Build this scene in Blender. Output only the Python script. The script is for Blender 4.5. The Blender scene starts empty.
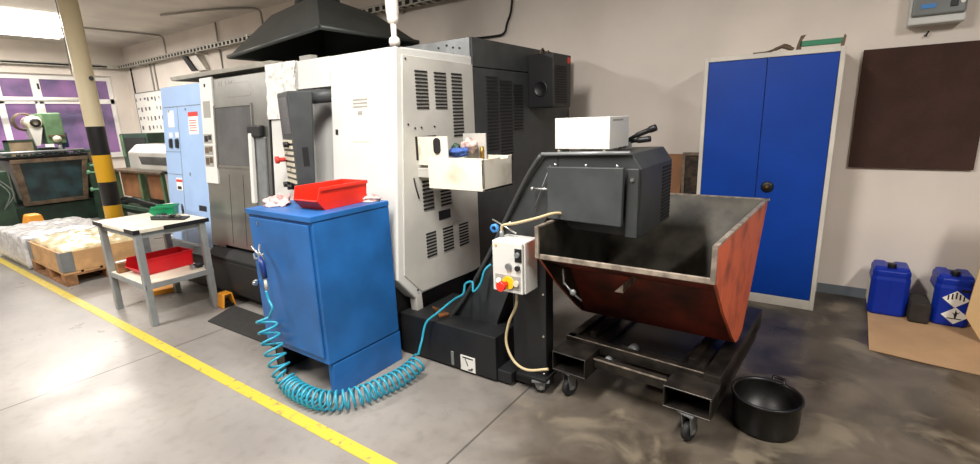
import bpy, math, random
from mathutils import Vector, Matrix
random.seed(7)
C = bpy.context.scene.collection
PI = math.pi

# ------------------------------------------------------------------ materials
def lin(c):
    return tuple(((x/255)/12.92 if x/255 <= .04045 else ((x/255+.055)/1.055)**2.4) for x in c) + (1,)

def mat(name, rgb, rough=.5, metal=0., var=.0, scale=6., rgb2=None, bump=0., bscale=60., emit=None, estr=1., lo=.4, hi=.65, detail=5, spec=.5, trans=0., alpha=1.):
    m = bpy.data.materials.new(name); m.use_nodes = True
    nt = m.node_tree; N = nt.nodes; L = nt.links
    b = N['Principled BSDF']
    b.inputs['Base Color'].default_value = lin(rgb)
    b.inputs['Roughness'].default_value = rough
    b.inputs['Metallic'].default_value = metal
    b.inputs['Specular IOR Level'].default_value = spec
    b.inputs['Transmission Weight'].default_value = trans
    b.inputs['Alpha'].default_value = alpha
    tc = N.new('ShaderNodeTexCoord')
    if rgb2 is None: rgb2 = tuple(max(0, x*(1-var)) for x in rgb)
    if var > 0:
        n = N.new('ShaderNodeTexNoise'); n.inputs['Scale'].default_value = scale; n.inputs['Detail'].default_value = detail
        L.new(tc.outputs['Object'], n.inputs['Vector'])
        r = N.new('ShaderNodeValToRGB')
        r.color_ramp.elements[0].position = lo; r.color_ramp.elements[1].position = hi
        r.color_ramp.elements[0].color = lin(rgb2); r.color_ramp.elements[1].color = lin(rgb)
        L.new(n.outputs['Fac'], r.inputs['Fac']); L.new(r.outputs['Color'], b.inputs['Base Color'])
    if bump > 0:
        n2 = N.new('ShaderNodeTexNoise'); n2.inputs['Scale'].default_value = bscale; n2.inputs['Detail'].default_value = 3
        L.new(tc.outputs['Object'], n2.inputs['Vector'])
        bp = N.new('ShaderNodeBump'); bp.inputs['Strength'].default_value = bump; bp.inputs['Distance'].default_value = .01
        L.new(n2.outputs['Fac'], bp.inputs['Height']); L.new(bp.outputs['Normal'], b.inputs['Normal'])
    if emit:
        b.inputs['Emission Color'].default_value = lin(emit); b.inputs['Emission Strength'].default_value = estr
    return m

M = {}
M['white_paint'] = mat('machine_white_paint', (214,214,209), .42, 0, .04, 3)
M['grey_white'] = mat('grey_shaded_white_paint', (196,194,186), .45, 0, .07, 4)  # greyer copy of the machine white; end panel's dimmer light put into colour
M['dark_paint'] = mat('dark_grey_machine_paint', (64,68,69), .5, 0, .18, 5)
M['conveyor'] = mat('conveyor_grey_paint', (54,57,57), .48, 0, .15, 5)
M['black_paint'] = mat('black_machine_paint', (27,28,30), .5, 0, .25, 6)
M['black'] = mat('black_plastic', (20,20,22), .45)
M['slot'] = mat('louver_slot_dark', (22,22,22), .8)
M['steel'] = mat('brushed_steel', (168,167,162), .33, .85, .10, 3, bump=.02, bscale=20)
M['grey_steel'] = mat('grey_steel', (140,143,144), .42, .4, .12, 8)
M['bright_steel'] = mat('bright_steel', (195,195,190), .3, .9)
M['blue_light'] = mat('pale_blue_paint', (158,187,226), .42, 0, .04, 4)
M['glass_dark'] = mat('smoked_window', (92,92,92), .22, 0, .12, 4)
M['hood'] = mat('hood_paint', (66,70,68), .42, .2, .1, 3)
M['blue_cab'] = mat('cabinet_blue_paint', (34,102,172), .42, 0, .16, 3)
M['blue_side'] = M['blue_cab']
M['locker_blue'] = mat('locker_blue_paint', (6,62,158), .45, 0, .06, 3, spec=.3)
M['locker_white'] = mat('locker_frame_paint', (214,208,196), .5, 0, .06, 6)
M['red'] = mat('red_plastic', (232,46,28), .38, 0, .06, 5)
M['red2'] = mat('crimson_plastic', (205,22,32), .38, 0, .06, 5)
M['green'] = mat('green_plastic', (12,132,84), .38, 0, .08, 8)
M['teal'] = mat('teal_hose', (42,150,176), .35)
M['tan'] = mat('tan_cable', (188,170,132), .5)
M['orange'] = mat('rusty_orange_paint', (200,92,58), .6, 0, .35, 7, rgb2=(142,62,44), lo=.3, hi=.55)
M['shaded_red'] = mat('shade_darkened_red_paint', (132,54,38), .5, 0, .4, 5, rgb2=(62,34,28), lo=.35, hi=.65)  # bin paint darkened: shade under the lip put into the shell colour
M['bin_in'] = mat('worn_bin_steel', (78,75,66), .5, .3, .3, 5, rgb2=(44,41,36))
M['bare_edge'] = mat('bare_steel_edge', (168,155,140), .5, .3, .3, 20)
M['cart'] = mat('dark_oily_steel', (62,56,50), .42, .5, .4, 8, rgb2=(30,28,26))
M['rubber'] = mat('black_rubber', (26,26,26), .7)
M['wheel_grey'] = mat('caster_grey', (96,92,84), .5)
M['tabletop'] = mat('cream_tabletop', (228,220,200), .4, 0, .08, 6)
M['leg_grey'] = mat('grey_leg_paint', (146,150,150), .45, .1, .08, 8)
M['wood'] = mat('pallet_wood', (208,162,110), .7, 0, .12, 9)
M['wood_dark'] = mat('pallet_block_wood', (158,112,72), .75, 0, .25, 14)
M['film'] = mat('clear_film', (214,212,210), .22, 0, .28, 16, rgb2=(172,170,172), bump=1., bscale=16, lo=.3, hi=.6)
M['film_yellow'] = mat('yellowed_film', (222,206,164), .28, 0, .2, 16, rgb2=(196,176,130), bump=1., bscale=16, lo=.3, hi=.6)
M['cardboard'] = mat('cardboard', (186,150,112), .8, 0, .08, 3)
M['cardboard_light'] = mat('pale_cardboard', (206,172,124), .8, 0, .05, 3)
M['yellow'] = mat('yellow_paint', (240,190,20), .5)
M['line_yellow'] = mat('floor_line_yellow', (196,174,58), .5, 0, .3, 22, rgb2=(140,128,86), lo=.3, hi=.42)
M['amber'] = mat('amber_plastic', (236,156,40), .45)
M['board_brown'] = mat('brown_felt', (66,42,34), .9, 0, .12, 5, bump=.2, bscale=200)
M['jerry'] = mat('jerrycan_blue', (14,46,156), .4, 0, .06, 6, spec=.3)
M['block'] = mat('dark_foam', (52,46,40), .9, 0, .2, 20)
M['paper'] = mat('paper_white', (236,234,226), .6)
M['paper_warm'] = mat('paper_cream', (226,220,200), .6)
M['text_grey'] = mat('print_grey', (150,148,142), .7)
M['print_red'] = mat('print_red', (206,60,50), .6)
M['green_paint'] = mat('machine_green_paint', (92,124,88), .5, 0, .2, 6)
M['green_dark'] = mat('dark_green_paint', (44,74,56), .5, 0, .3, 6)
M['teal_dark'] = mat('teal_tray_paint', (38,66,70), .5, 0, .35, 4, rgb2=(24,36,38))
M['rust'] = mat('rusty_steel', (110,92,72), .6, .2, .3, 8)
M['brown_board'] = mat('brown_panel', (158,108,70), .7, 0, .15, 5)
M['rag'] = mat('pink_rag', (216,192,184), .9, 0, .2, 26, rgb2=(168,124,122), bump=.6, bscale=40, lo=.35, hi=.55)
M['sheet'] = mat('crinkled_sheet', (226,224,218), .35, 0, .3, 25, rgb2=(170,168,164), lo=.25, hi=.5, bump=.6, bscale=35)
M['galv'] = mat('galvanised_tray', (196,192,180), .5, .15, .1, 10)
M['conduit'] = mat('grey_conduit', (150,146,138), .5)
M['pipe_white'] = mat('white_pipe_paint', (232,228,218), .45)
M['pillar'] = None
M['tube_glow'] = mat('lamp_tube', (255,255,255), .4, emit=(255,246,232), estr=7.)
M['lamp_glow'] = mat('lit_lamp_diffuser', (250,248,242), .5, emit=(255,246,236), estr=1.6)
M['lamp_body'] = mat('lamp_body', (238,236,230), .5)
M['grey_plastic'] = mat('grey_plastic', (122,126,124), .4, 0, .06, 6)
M['screen_blue'] = mat('blue_label', (60,132,200), .4)
M['brass'] = mat('brass', (170,130,60), .35, .8)
M['rag_blue'] = mat('blue_cloth', (66,98,170), .8)
M['key_cream'] = mat('key_caps', (206,198,176), .5)
M['mat'] = mat('floor_mat_rubber', (44,42,40), .85, 0, .15, 20)
M['cream_used'] = mat('stained_white_paint', (222,216,200), .5, 0, .18, 7, rgb2=(196,180,152), lo=.22, hi=.48)

def wall_mat():
    m = mat('wall_plaster', (232,222,211), .75, 0, .05, 1.2, bump=.08, bscale=120); return m
M['wall'] = wall_mat()
M['silhouette'] = mat('silhouette_grey', (92,92,96), .7)
M['wall_far'] = mat('dark_unseen_wall_paint', (150,146,140), .8, 0, .08, 2)  # darkened for less bounce off the unseen walls
M['ceiling'] = mat('ceiling_plaster', (226,219,210), .8, 0, .06, 2)
M['skirt'] = mat('grey_blue_skirting_paint', (118,126,132), .6, 0, .08, 5)
M['frame_white'] = mat('window_frame_white', (232,230,226), .45)

def striped_pillar():
    m = mat('pillar_paint', (228,214,178), .5, 0, .04, 3)
    nt = m.node_tree; N = nt.nodes; L = nt.links; b = N['Principled BSDF']
    tc = N.new('ShaderNodeTexCoord'); sx = N.new('ShaderNodeSeparateXYZ'); L.new(tc.outputs['Object'], sx.inputs[0])
    r = N.new('ShaderNodeValToRGB'); r.color_ramp.interpolation = 'CONSTANT'
    mp = N.new('ShaderNodeMapRange'); mp.inputs['From Max'].default_value = 3.4; L.new(sx.outputs['Z'], mp.inputs['Value']); L.new(mp.outputs[0], r.inputs['Fac'])
    K = (24,24,26); Y = (232,178,36); W = (228,214,178)
    bands = [(0,K),(.245,Y),(.275,K),(.58,Y) ,(.60,K)]
    bands = [(0,K),(.245,Y),(.60,K),(.915,Y),(1.26,K),(1.615,W)]
    e = r.color_ramp.elements
    e[0].position = 0; e[0].color = lin(K); e[1].position = .245/3.4; e[1].color = lin(Y)
    for z, c in bands[2:]:
        k = e.new(z/3.4); k.color = lin(c)
    L.new(r.outputs['Color'], b.inputs['Base Color'])
    return m
M['pillar'] = striped_pillar()

def floor_mat():
    m = bpy.data.materials.new('polished_concrete'); m.use_nodes = True
    nt = m.node_tree; N = nt.nodes; L = nt.links; b = N['Principled BSDF']
    tc = N.new('ShaderNodeNewGeometry')
    def noise(s, d=5, dist=0., w=0):
        n = N.new('ShaderNodeTexNoise'); n.inputs['Scale'].default_value = s; n.inputs['Detail'].default_value = d
        n.inputs['Distortion'].default_value = dist; L.new(tc.outputs['Position'], n.inputs['Vector']); return n.outputs['Fac']
    def ramp(src, p0, c0, p1, c1):
        r = N.new('ShaderNodeValToRGB'); e = r.color_ramp.elements
        e[0].position = p0; e[0].color = c0; e[1].position = p1; e[1].color = c1; L.new(src, r.inputs['Fac']); return r.outputs['Color']
    def mix(f, a, c, mode='MIX'):
        x = N.new('ShaderNodeMix'); x.data_type = 'RGBA'; x.blend_type = mode
        if isinstance(f, float): x.inputs[0].default_value = f
        else: L.new(f, x.inputs[0])
        for s, i in ((a,6),(c,7)):
            if isinstance(s, tuple): x.inputs[i].default_value = s
            else: L.new(s, x.inputs[i])
        return x.outputs[2]
    def math_(op, a, c=0.):
        x = N.new('ShaderNodeMath'); x.operation = op
        for s, i in ((a,0),(c,1)):
            if isinstance(s, (int, float)): x.inputs[i].default_value = s
            else: L.new(s, x.inputs[i])
        return x.outputs[0]
    BW = ((0,0,0,1),(1,1,1,1))
    clean = ramp(noise(1.1, 6), .35, lin((126,121,116)), .68, lin((146,141,135)))
    clean = mix(ramp(noise(14, 6), .5, BW[0], .8, (.35,.35,.35,1)), clean, lin((94,88,81)))
    # the oily, worn area around the chip bin: a patch of floor with its own edge
    sp = N.new('ShaderNodeSeparateXYZ'); L.new(tc.outputs['Position'], sp.inputs[0])
    def smooth(v, a, c):
        r = N.new('ShaderNodeMapRange'); r.interpolation_type = 'SMOOTHSTEP'
        r.inputs['From Min'].default_value = a; r.inputs['From Max'].default_value = c; L.new(v, r.inputs['Value']); return r.outputs[0]
    n1 = noise(1.6, 6, .4)
    wob = math_('MULTIPLY', math_('SUBTRACT', n1, .5), 1.6)
    dx = smooth(math_('ADD', sp.outputs['X'], wob), -2.1, -.6)
    zone = math_('MULTIPLY', dx, smooth(math_('ADD', sp.outputs['Y'], wob), .9, 1.9))
    worn = ramp(noise(2.6, 7, .5), .3, lin((46,40,33)), .66, lin((96,87,75)))
    base = mix(math_('MULTIPLY', zone, .93), clean, worn)
    # dark brown oil puddles and pale worn streaks
    pud = math_('MULTIPLY', ramp_val := smooth(noise(1.5, 6, .4), .50, .60), smooth(math_('ADD', sp.outputs['X'], wob), -1.0, -.3))
    pud = math_('MULTIPLY', pud, smooth(math_('ADD', sp.outputs['Y'], wob), 1.2, 1.8))
    base = mix(math_('MULTIPLY', pud, .7), base, lin((38,30,23)))
    streak = math_('MULTIPLY', smooth(noise(3.1, 7, .5), .53, .66), zone)
    base = mix(math_('MULTIPLY', streak, .55), base, lin((132,122,104)))
    # saw-cut slab joints
    def joint(c, ax, w):
        d = math_('ABSOLUTE', math_('SUBTRACT', sp.outputs[ax], c)); return math_('LESS_THAN', d, w)
    j = math_('ADD', joint(-3.79, 'X', .008), joint(-1.30, 'X', .006))
    j = math_('MINIMUM', math_('ADD', j, joint(-8.6, 'X', .008)), 1.)
    base = mix(math_('MULTIPLY', j, .7), base, lin((58,55,50)))
    L.new(base, b.inputs['Base Color'])
    ro = ramp(noise(2.3, 5), .3, (.26,.26,.26,1), .75, (.42,.42,.42,1))
    ro = mix(math_('MULTIPLY', pud, .6), ro, (.3,.3,.3,1))
    L.new(ro, b.inputs['Roughness']); b.inputs['Specular IOR Level'].default_value = .38
    bp = N.new('ShaderNodeBump'); bp.inputs['Strength'].default_value = .12; bp.inputs['Distance'].default_value = .004
    L.new(noise(3.2, 4), bp.inputs['Height']); L.new(bp.outputs['Normal'], b.inputs['Normal'])
    return m
M['floor'] = floor_mat()

def pane_mat():
    m = mat('purple_window_view', (120,70,130), .25)
    nt = m.node_tree; N = nt.nodes; L = nt.links; b = N['Principled BSDF']
    tc = N.new('ShaderNodeTexCoord'); n = N.new('ShaderNodeTexNoise'); n.inputs['Scale'].default_value = 1.6; n.inputs['Detail'].default_value = 6
    L.new(tc.outputs['Object'], n.inputs['Vector'])
    r = N.new('ShaderNodeValToRGB'); e = r.color_ramp.elements
    e[0].position = .35; e[0].color = lin((90,80,110)); e[1].position = .6; e[1].color = lin((136,100,144))
    L.new(n.outputs['Fac'], r.inputs['Fac']); L.new(r.outputs['Color'], b.inputs['Base Color'])
    L.new(r.outputs['Color'], b.inputs['Emission Color']); b.inputs['Emission Strength'].default_value = .22
    return m
M['pane'] = pane_mat()

# ------------------------------------------------------------------ mesh helpers
W = {}      # world matrix of every object that parents others
class MB:
    def __init__(s): s.v = []; s.f = []; s.mi = []; s.sm = []
    def add(s, vs, fs, mi=0, smooth=False):
        o = len(s.v); s.v += [Vector(v) for v in vs]
        for f in fs: s.f.append([i+o for i in f]); s.mi.append(mi); s.sm.append(smooth)
        return s
    def box(s, x0, x1, y0, y1, z0, z1, mi=0):
        return s.hexa([(x0,y0,z0),(x1,y0,z0),(x1,y1,z0),(x0,y1,z0),(x0,y0,z1),(x1,y0,z1),(x1,y1,z1),(x0,y1,z1)], mi)
    def hexa(s, p, mi=0):
        return s.add(p, [(0,3,2,1),(4,5,6,7),(0,1,5,4),(1,2,6,5),(2,3,7,6),(3,0,4,7)], mi)
    def prism(s, axis, poly, a, b, mi=0):
        def P(u, w, t): return {'x':(t,u,w),'y':(u,t,w),'z':(u,w,t)}[axis]
        n = len(poly); vs = [P(u,w,a) for u,w in poly] + [P(u,w,b) for u,w in poly]
        fs = [tuple(range(n))[::-1], tuple(range(n,2*n))] + [(i,(i+1)%n,n+(i+1)%n,n+i) for i in range(n)]
        return s.add(vs, fs, mi)
    def tube(s, pts, r, n=8, mi=0, cap=True):
        pts = [Vector(p) for p in pts]; k = len(pts); rs = r if isinstance(r, (list,tuple)) else [r]*k
        t0 = (pts[1]-pts[0]).normalized(); u = t0.orthogonal().normalized(); vs = []
        for i, p in enumerate(pts):
            t = (pts[min(i+1,k-1)]-pts[max(i-1,0)]).normalized()
            u = (u - t*u.dot(t)).normalized(); w = t.cross(u)
            for j in range(n):
                a = 2*PI*j/n; vs.append(p + (u*math.cos(a)+w*math.sin(a))*rs[i])
        fs = [(i*n+j, i*n+(j+1)%n, (i+1)*n+(j+1)%n, (i+1)*n+j) for i in range(k-1) for j in range(n)]
        s.add(vs, fs, mi, True)
        if cap:
            o = len(s.v)-k*n
            s.f.append([o+j for j in range(n)][::-1]); s.mi.append(mi); s.sm.append(False)
            s.f.append([o+(k-1)*n+j for j in range(n)]); s.mi.append(mi); s.sm.append(False)
        return s
    def cyl(s, a, b, r, n=16, r2=None, mi=0):
        return s.tube([a,b], [r, r if r2 is None else r2], n, mi)
    def lathe(s, c, prof, n=28, mi=0, axis='z'):
        vs = []
        for rr, h in prof:
            for j in range(n):
                a = 2*PI*j/n; q = (rr*math.cos(a), rr*math.sin(a), h)
                if axis == 'y': q = (q[0], q[2], q[1])
                if axis == 'x': q = (q[2], q[0], q[1])
                vs.append((c[0]+q[0], c[1]+q[1], c[2]+q[2]))
        k = len(prof)
        fs = [(i*n+j, i*n+(j+1)%n, (i+1)*n+(j+1)%n, (i+1)*n+j) for i in range(k-1) for j in range(n)]
        return s.add(vs, fs, mi, True)
    def blob(s, c, rx, ry, rz, n=14, m=8, jit=0., mi=0):
        vs = []; 
        for i in range(m+1):
            th = PI*i/m
            for j in range(n):
                a = 2*PI*j/n; k = 1+random.uniform(-jit, jit)
                vs.append((c[0]+rx*k*math.sin(th)*math.cos(a), c[1]+ry*k*math.sin(th)*math.sin(a), c[2]+rz*k*math.cos(th)))
        fs = [(i*n+j, (i+1)*n+j, (i+1)*n+(j+1)%n, i*n+(j+1)%n) for i in range(m) for j in range(n)]
        return s.add(vs, fs, mi, True)
    def build(s, name, mats, parent=None, bev=0., seg=2, local=False):
        if not isinstance(mats, (list,tuple)): mats = [mats]
        mats = [M[x] if isinstance(x, str) else x for x in mats]
        if parent is None:
            lo = [min(v[i] for v in s.v) for i in range(3)]; hi = [max(v[i] for v in s.v) for i in range(3)]
            org = Vector(((lo[0]+hi[0])/2, (lo[1]+hi[1])/2, lo[2])); Wm = Matrix.Translation(org)
        else: Wm = W[parent.name]
        inv = Wm.inverted()
        vs = [tuple(v) for v in s.v] if (local and parent) else [tuple(inv @ v) for v in s.v]
        me = bpy.data.meshes.new(name); me.from_pydata(vs, [], s.f); 
        for m_ in mats: me.materials.append(m_)
        for p, a, b in zip(me.polygons, s.mi, s.sm): p.material_index = a; p.use_smooth = b
        me.update()
        import bmesh
        bm = bmesh.new(); bm.from_mesh(me); bmesh.ops.recalc_face_normals(bm, faces=bm.faces); bm.to_mesh(me); bm.free()
        o = bpy.data.objects.new(name, me); C.objects.link(o)
        if parent is None: o.location = org
        else: o.parent = parent
        W[o.name] = Wm
        if bev > 0:
            md = o.modifiers.new('soft_edges', 'BEVEL'); md.width = bev; md.segments = seg; md.limit_method = 'ANGLE'; md.angle_limit = math.radians(40)
        return o
def tag(o, label, cat, group=None):
    o['label'] = label; o['category'] = cat
    if group: o['group'] = group
    return o
def thing(name, loc, label, cat, rz=0., group=None):
    o = bpy.data.objects.new(name, None); C.objects.link(o); o.location = loc; o.rotation_euler = (0,0,rz); o.empty_display_size = .1
    W[o.name] = Matrix.Translation(loc) @ Matrix.Rotation(rz, 4, 'Z'); return tag(o, label, cat, group)
def struct(o): o['kind'] = 'structure'; return o
def box(x0,x1,y0,y1,z0,z1): return MB().box(x0,x1,y0,y1,z0,z1)
def catmull(P, n=8):
    P = [Vector(p) for p in P]; Q = [P[0]*2-P[1]]+P+[P[-1]*2-P[-2]]; out = []
    for i in range(1, len(Q)-2):
        for k in range(n):
            t = k/n; a,b,c,d = Q[i-1:i+3]
            out.append(.5*((2*b)+(c-a)*t+(2*a-5*b+4*c-d)*t*t+(3*b-a-3*c+d)*t**3))
    out.append(P[-1]); return out

# ------------------------------------------------------------------ room
XL, YB, ZC, XR, YF = -13.34, 4.8, 3.37, 6.5, -7.5
struct(box(XL-.3,XR,YF,YB+.1,-.1,0).build('floor','floor'))
struct(box(XL-.3,XR,YF,YB+.2,ZC,ZC+.1).build('ceiling','ceiling'))
struct(box(XL-.3,XR,YB,YB+.2,0,ZC).build('wall_back','wall'))
struct(box(XR,XR+.1,YF,YB+.2,0,ZC).build('wall_right','wall_far'))  # unseen walls here and below, invented; set far back to cut fill light
struct(box(XL-.3,XR,YF-.1,YF,0,ZC).build('wall_front','wall_far'))
WZ0, WZ1, WY0, WY1 = 1.02, 2.75, .6, 4.5
wl = MB()
wl.box(XL-.3,XL,YF,WY0,0,ZC).box(XL-.3,XL,WY1,YB+.2,0,ZC).box(XL-.3,XL,WY0,WY1,0,WZ0).box(XL-.3,XL,WY0,WY1,WZ1,ZC)
struct(wl.build('wall_left','wall'))
struct(box(-.0+.05,XR-.005,YB-.006,YB,0.002,.085).build('baseboard_back','skirt'))
def window(n, y0, y1, mull):
    x = XL-.14+.004*n
    f = MB()
    f.box(x-.03,x+.03,y0-.03,y0+.07,WZ0-.02,WZ1+.03).box(x-.03,x+.03,y1-.07,y1+.03,WZ0-.02,WZ1+.03).box(x-.028,x+.028,y0,y1,WZ1-.1,WZ1+.03).box(x-.028,x+.028,y0,y1,WZ0-.02,WZ0+.07)
    f.box(x-.03,x+.03,y0,y1,2.16,2.26)
    for m_ in mull: f.box(x-.03,x+.03,m_-.05,m_+.05,WZ0,WZ1-.02)
    w = struct(f.build('window_%d'%n,'frame_white'))
    box(x-.012,x-.004,y0+.04,y1-.04,WZ0+.04,WZ1-.06).build('pane','pane',w)
    if n == 2:
        MB().box(x+.03,x+.05,y0+.02,y0+.05,2.45,2.56).build('window_handle','black',w)
window(1, WY0, 3.2, [1.3, 2.62]); window(2, 3.2, WY1, [])
struct(box(XL-.1,XL+.08,WY0-.05,WY1+.03,WZ0-.03,WZ0).build('trim_1','frame_white'))
p = MB(); p.cyl((-7.7,2.315,0),(-7.7,2.315,ZC),.1,28)
pil = struct(p.build('trim_2','pillar'))
MB().cyl((-7.61,2.355,2.2),(-7.56,2.34,2.2),.025,12).build('sensor','black',pil)
cv = MB().tube(catmull([(-7.72,2.2,3.36),(-7.72,2.205,2.95),(-7.7,2.2,2.6),(-7.72,2.2,2.35),(-7.74,2.21,2.25)],5),.007,6)
cv.build('cable','conduit',pil)
ln = MB()
x = XL+.1
ln.box(XL+.3,3.2,1.248,1.318,.0005,.003)
tag(ln.build('floor_marking','line_yellow'),'yellow safety line painted along the concrete floor','floor marking')

# ------------------------------------------------------------------ lathe (CNC turning centre)
def fy(z, off=0.): return 2.08+.093*(z-.545)-off
def slab(mb, x0, x1, z0, z1, o0, o1, mi=0):      # slab on the leaning front, from offset o0 (behind) to o1 (in front)
    return mb.hexa([(x0,fy(z0,o1),z0),(x1,fy(z0,o1),z0),(x1,fy(z0,o0),z0),(x0,fy(z0,o0),z0),(x0,fy(z1,o1),z1),(x1,fy(z1,o1),z1),(x1,fy(z1,o0),z1),(x0,fy(z1,o0),z1)], mi)
LT = thing('cnc_lathe', (-3.8,3.0,0), 'large white and dark grey CNC lathe with steel sliding door and louvered end panel', 'machine')
XE = -2.2
prof = [(fy(.545),.545),(fy(1.994),1.994),(2.985,1.994),(2.985,.39),(2.30,.39),(2.29,.37),(2.235,.37)]
MB().prism('x', prof, -2.82, XE).build('front_cover','white_paint',LT,.018,3)
e = MB()
e.prism('x', [(fy(.5)+.14,.5),(fy(1.994)+.14,1.994),(2.985,1.994),(2.985,.4)], -3.2, -2.82)
e.hexa([(-3.2,fy(1.80),1.80),(-2.82,fy(1.80),1.80),(-2.82,2.6,1.80),(-3.2,2.6,1.80),(-3.2,fy(1.994),1.994),(-2.82,fy(1.994),1.994),(-2.82,2.6,1.994),(-3.2,2.6,1.994)])
e.build('recess_panel','white_paint',LT)
slab(MB(),-3.55,-3.2,.5,1.99,-.5,0).build('side_column','white_paint',LT,.012)
MB().prism('x', [(2.235,.375),(2.295,.39),(2.315,.0),(2.265,.0)], -2.26, XE).build('support_leg','grey_white',LT,.004)
pn = MB().prism('x', [(2.262,1.948),(2.138,.566),(2.291,.407),(2.873,.388),(2.98,.40),(2.98,1.935)], XE-.004, XE+.007)
ep = pn.build('end_panel','grey_white',LT,.002,1)
def louver(ya, yb, za, zb, n, x=XE+.009, slant=0.):
    mb = MB(); h = (za-zb)/(n-.45)
    for i in range(n):
        z = za-i*h
        mb.box(x-.006, x+.0025, ya, yb, z-h*.52, z)
    mb.build('louver','slot',LT)
louver(2.36,2.475,1.863,1.625,11); louver(2.545,2.665,1.861,1.625,11); louver(2.725,2.84,1.864,1.432,19)
louver(2.362,2.465,1.16,.96,8); louver(2.543,2.655,1.095,.96,6)
louver(2.367,2.467,.80,.628,8); louver(2.545,2.656,.80,.628,8); louver(2.728,2.838,.792,.625,8)
h = MB()
for yy, zz in ((2.285,1.925),(2.27,1.53),(2.25,.43),(2.33,1.505),(2.39,1.507),(2.52,1.509),(2.36,1.215),(2.41,1.22)):
    MB().cyl((XE+.006,yy,zz),(XE+.011,yy,zz),.007,8).build('bolt','slot',LT)
box(XE-.002,XE+.010,2.51,2.64,.864,.93).build('panel_handle','black',LT,.004)
box(XE+.002,XE+.0085,2.325,2.53,1.3,1.452).build('hatch_opening','slot',LT)
MB().tube([(XE+.01,2.285,1.19),(XE+.012,2.295,1.13),(XE+.011,2.32,1.05)],.005,6).build('scratch_cable','slot',LT)
# parts catcher that sticks out of the hatch
pc = MB()
Xo, Xi = -1.645, -2.075
pc.box(Xi,Xo,2.30,2.312,1.142,1.322).box(Xi,Xo,2.61,2.622,1.142,1.318).box(Xi,Xo,2.30,2.622,1.128,1.142)
pc.prism('x',[(2.30,1.128),(2.622,1.128),(2.622,1.322),(2.575,1.322),(2.565,1.306),(2.49,1.306),(2.48,1.318),(2.42,1.316),(2.30,1.316)],Xo-.012,Xo)
ct = pc.build('parts_catcher','cream_used',LT,.002,1)
ch = MB().box(XE+.007,-1.945,2.345,2.357,1.28,1.45).box(XE+.007,-1.96,2.345,2.50,1.268,1.28)
ch.build('chute_plate','cream_used',ct,.002,1)
MB().box(XE+.007,-2.05,2.33,2.40,1.235,1.25).box(XE+.007,-2.05,2.33,2.34,1.19,1.235).build('bracket','grey_white',ct,.002,1)
ov = MB(); o_ = [(math.cos(a)*.028, math.sin(a)*.028+(.022 if math.sin(a) > 0 else -.022)) for a in [2*PI*i/24 for i in range(24)]]
ov.prism('y',[(-2.027+u,1.392+w) for u,w in o_],2.338,2.346); ov.build('oval_hole','slot',ct)
box(-1.998,-1.815,2.575,2.587,1.20,1.458).build('back_plate','grey_white',ct,.002,1)
def cloth(c, rx, ry, rz, name, m):
    import mathutils.noise as mn
    mb = MB(); mb.blob((0,0,0),1,1,1,24,14); sd = random.uniform(0,40)
    for v in mb.v:
        q = v*1.7+Vector((sd,0,sd)); k_ = .9+.5*mn.noise(q)+.35*abs(mn.noise(q*2.2))
        v.x = c[0]+v.x*k_*rx; v.y = c[1]+v.y*k_*ry; v.z = c[2]+v.z*k_*rz
    mb.build(name,m,ct)
cloth((-1.93,2.44,1.345),.07,.05,.03,'blue_rag','rag_blue')
cloth((-1.90,2.52,1.385),.05,.05,.04,'white_rag','rag')
cloth((-1.975,2.47,1.37),.03,.03,.03,'green_fitting','green_dark')
MB().cyl((-1.836,2.56,1.30),(-1.836,2.56,1.375),.012,10).build('brass_nipple','brass',ct)
# rear cabinet
rc = MB().box(-4.4,XE,2.99,4.62,0.02,1.92).box(-4.4,XE,2.992,4.62,1.925,2.13)
rear = rc.build('rear_cabinet','dark_paint',LT,.006)
box(-4.3,XE-.012,2.975,2.99,1.97,2.125).build('rear_cover','grey_steel',LT)
rb = MB()
for xx, zz in ((-2.36,2.07),(-2.42,2.09),(-2.5,2.08),(-2.3,2.06),(-2.36,2.02),(-2.3,2.0)): MB().cyl((xx,2.968,zz),(xx,2.976,zz),.007,8).build('bolt','slot',LT)
louver(3.155,3.305,1.865,1.3,22,XE+.004); louver(3.335,3.515,1.843,1.2,25,XE+.004); louver(3.545,3.69,1.818,1.448,15,XE+.004)
fb = MB().box(XE,-1.95,3.79,4.125,1.625,2.065)
fanb = fb.build('fan_box','black_paint',LT,.008)
MB().lathe((-2.075,3.785,1.78),[(.0,.0),(.055,0),(.06,-.005),(.066,.002)],20,axis='y').build('fan','black',fanb)
fl = MB()
for i in range(15): fl.box(-1.953,-1.944,3.83,4.03,1.955-i*.021,1.967-i*.021)
fl.build('fan_louver','slot',fanb)
box(-1.951,-1.946,4.055,4.11,1.995,2.045).build('red_badge','print_red',fanb)
eb = MB()
for xx, yy in ((-2.08,3.84),(-2.12,4.02)):
    MB().tube([(xx,yy-.03,2.06),(xx,yy-.03,2.09),(xx,yy,2.11),(xx,yy+.03,2.09),(xx,yy+.03,2.06)],.009,8).build('lifting_eye','rust',fanb)
# lower base and chip pan
bp = MB().prism('x',[(2.16,.54),(2.055,.46),(2.0,.40),(2.03,.10),(2.13,.09),(2.13,0),(2.95,0),(2.95,.54)],-5.4,-2.84).prism('x',[(2.16,.54),(2.09,.5),(2.09,0),(2.95,0),(2.95,.54)],-2.84,-2.3)
bp.build('base_pan','black_paint',LT,.006)
MB().prism('x',[(2.08,.5),(2.0,.44),(2.0,.42),(2.08,.46)],-4.55,-3.5).build('pan_lip','slot',LT)
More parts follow.
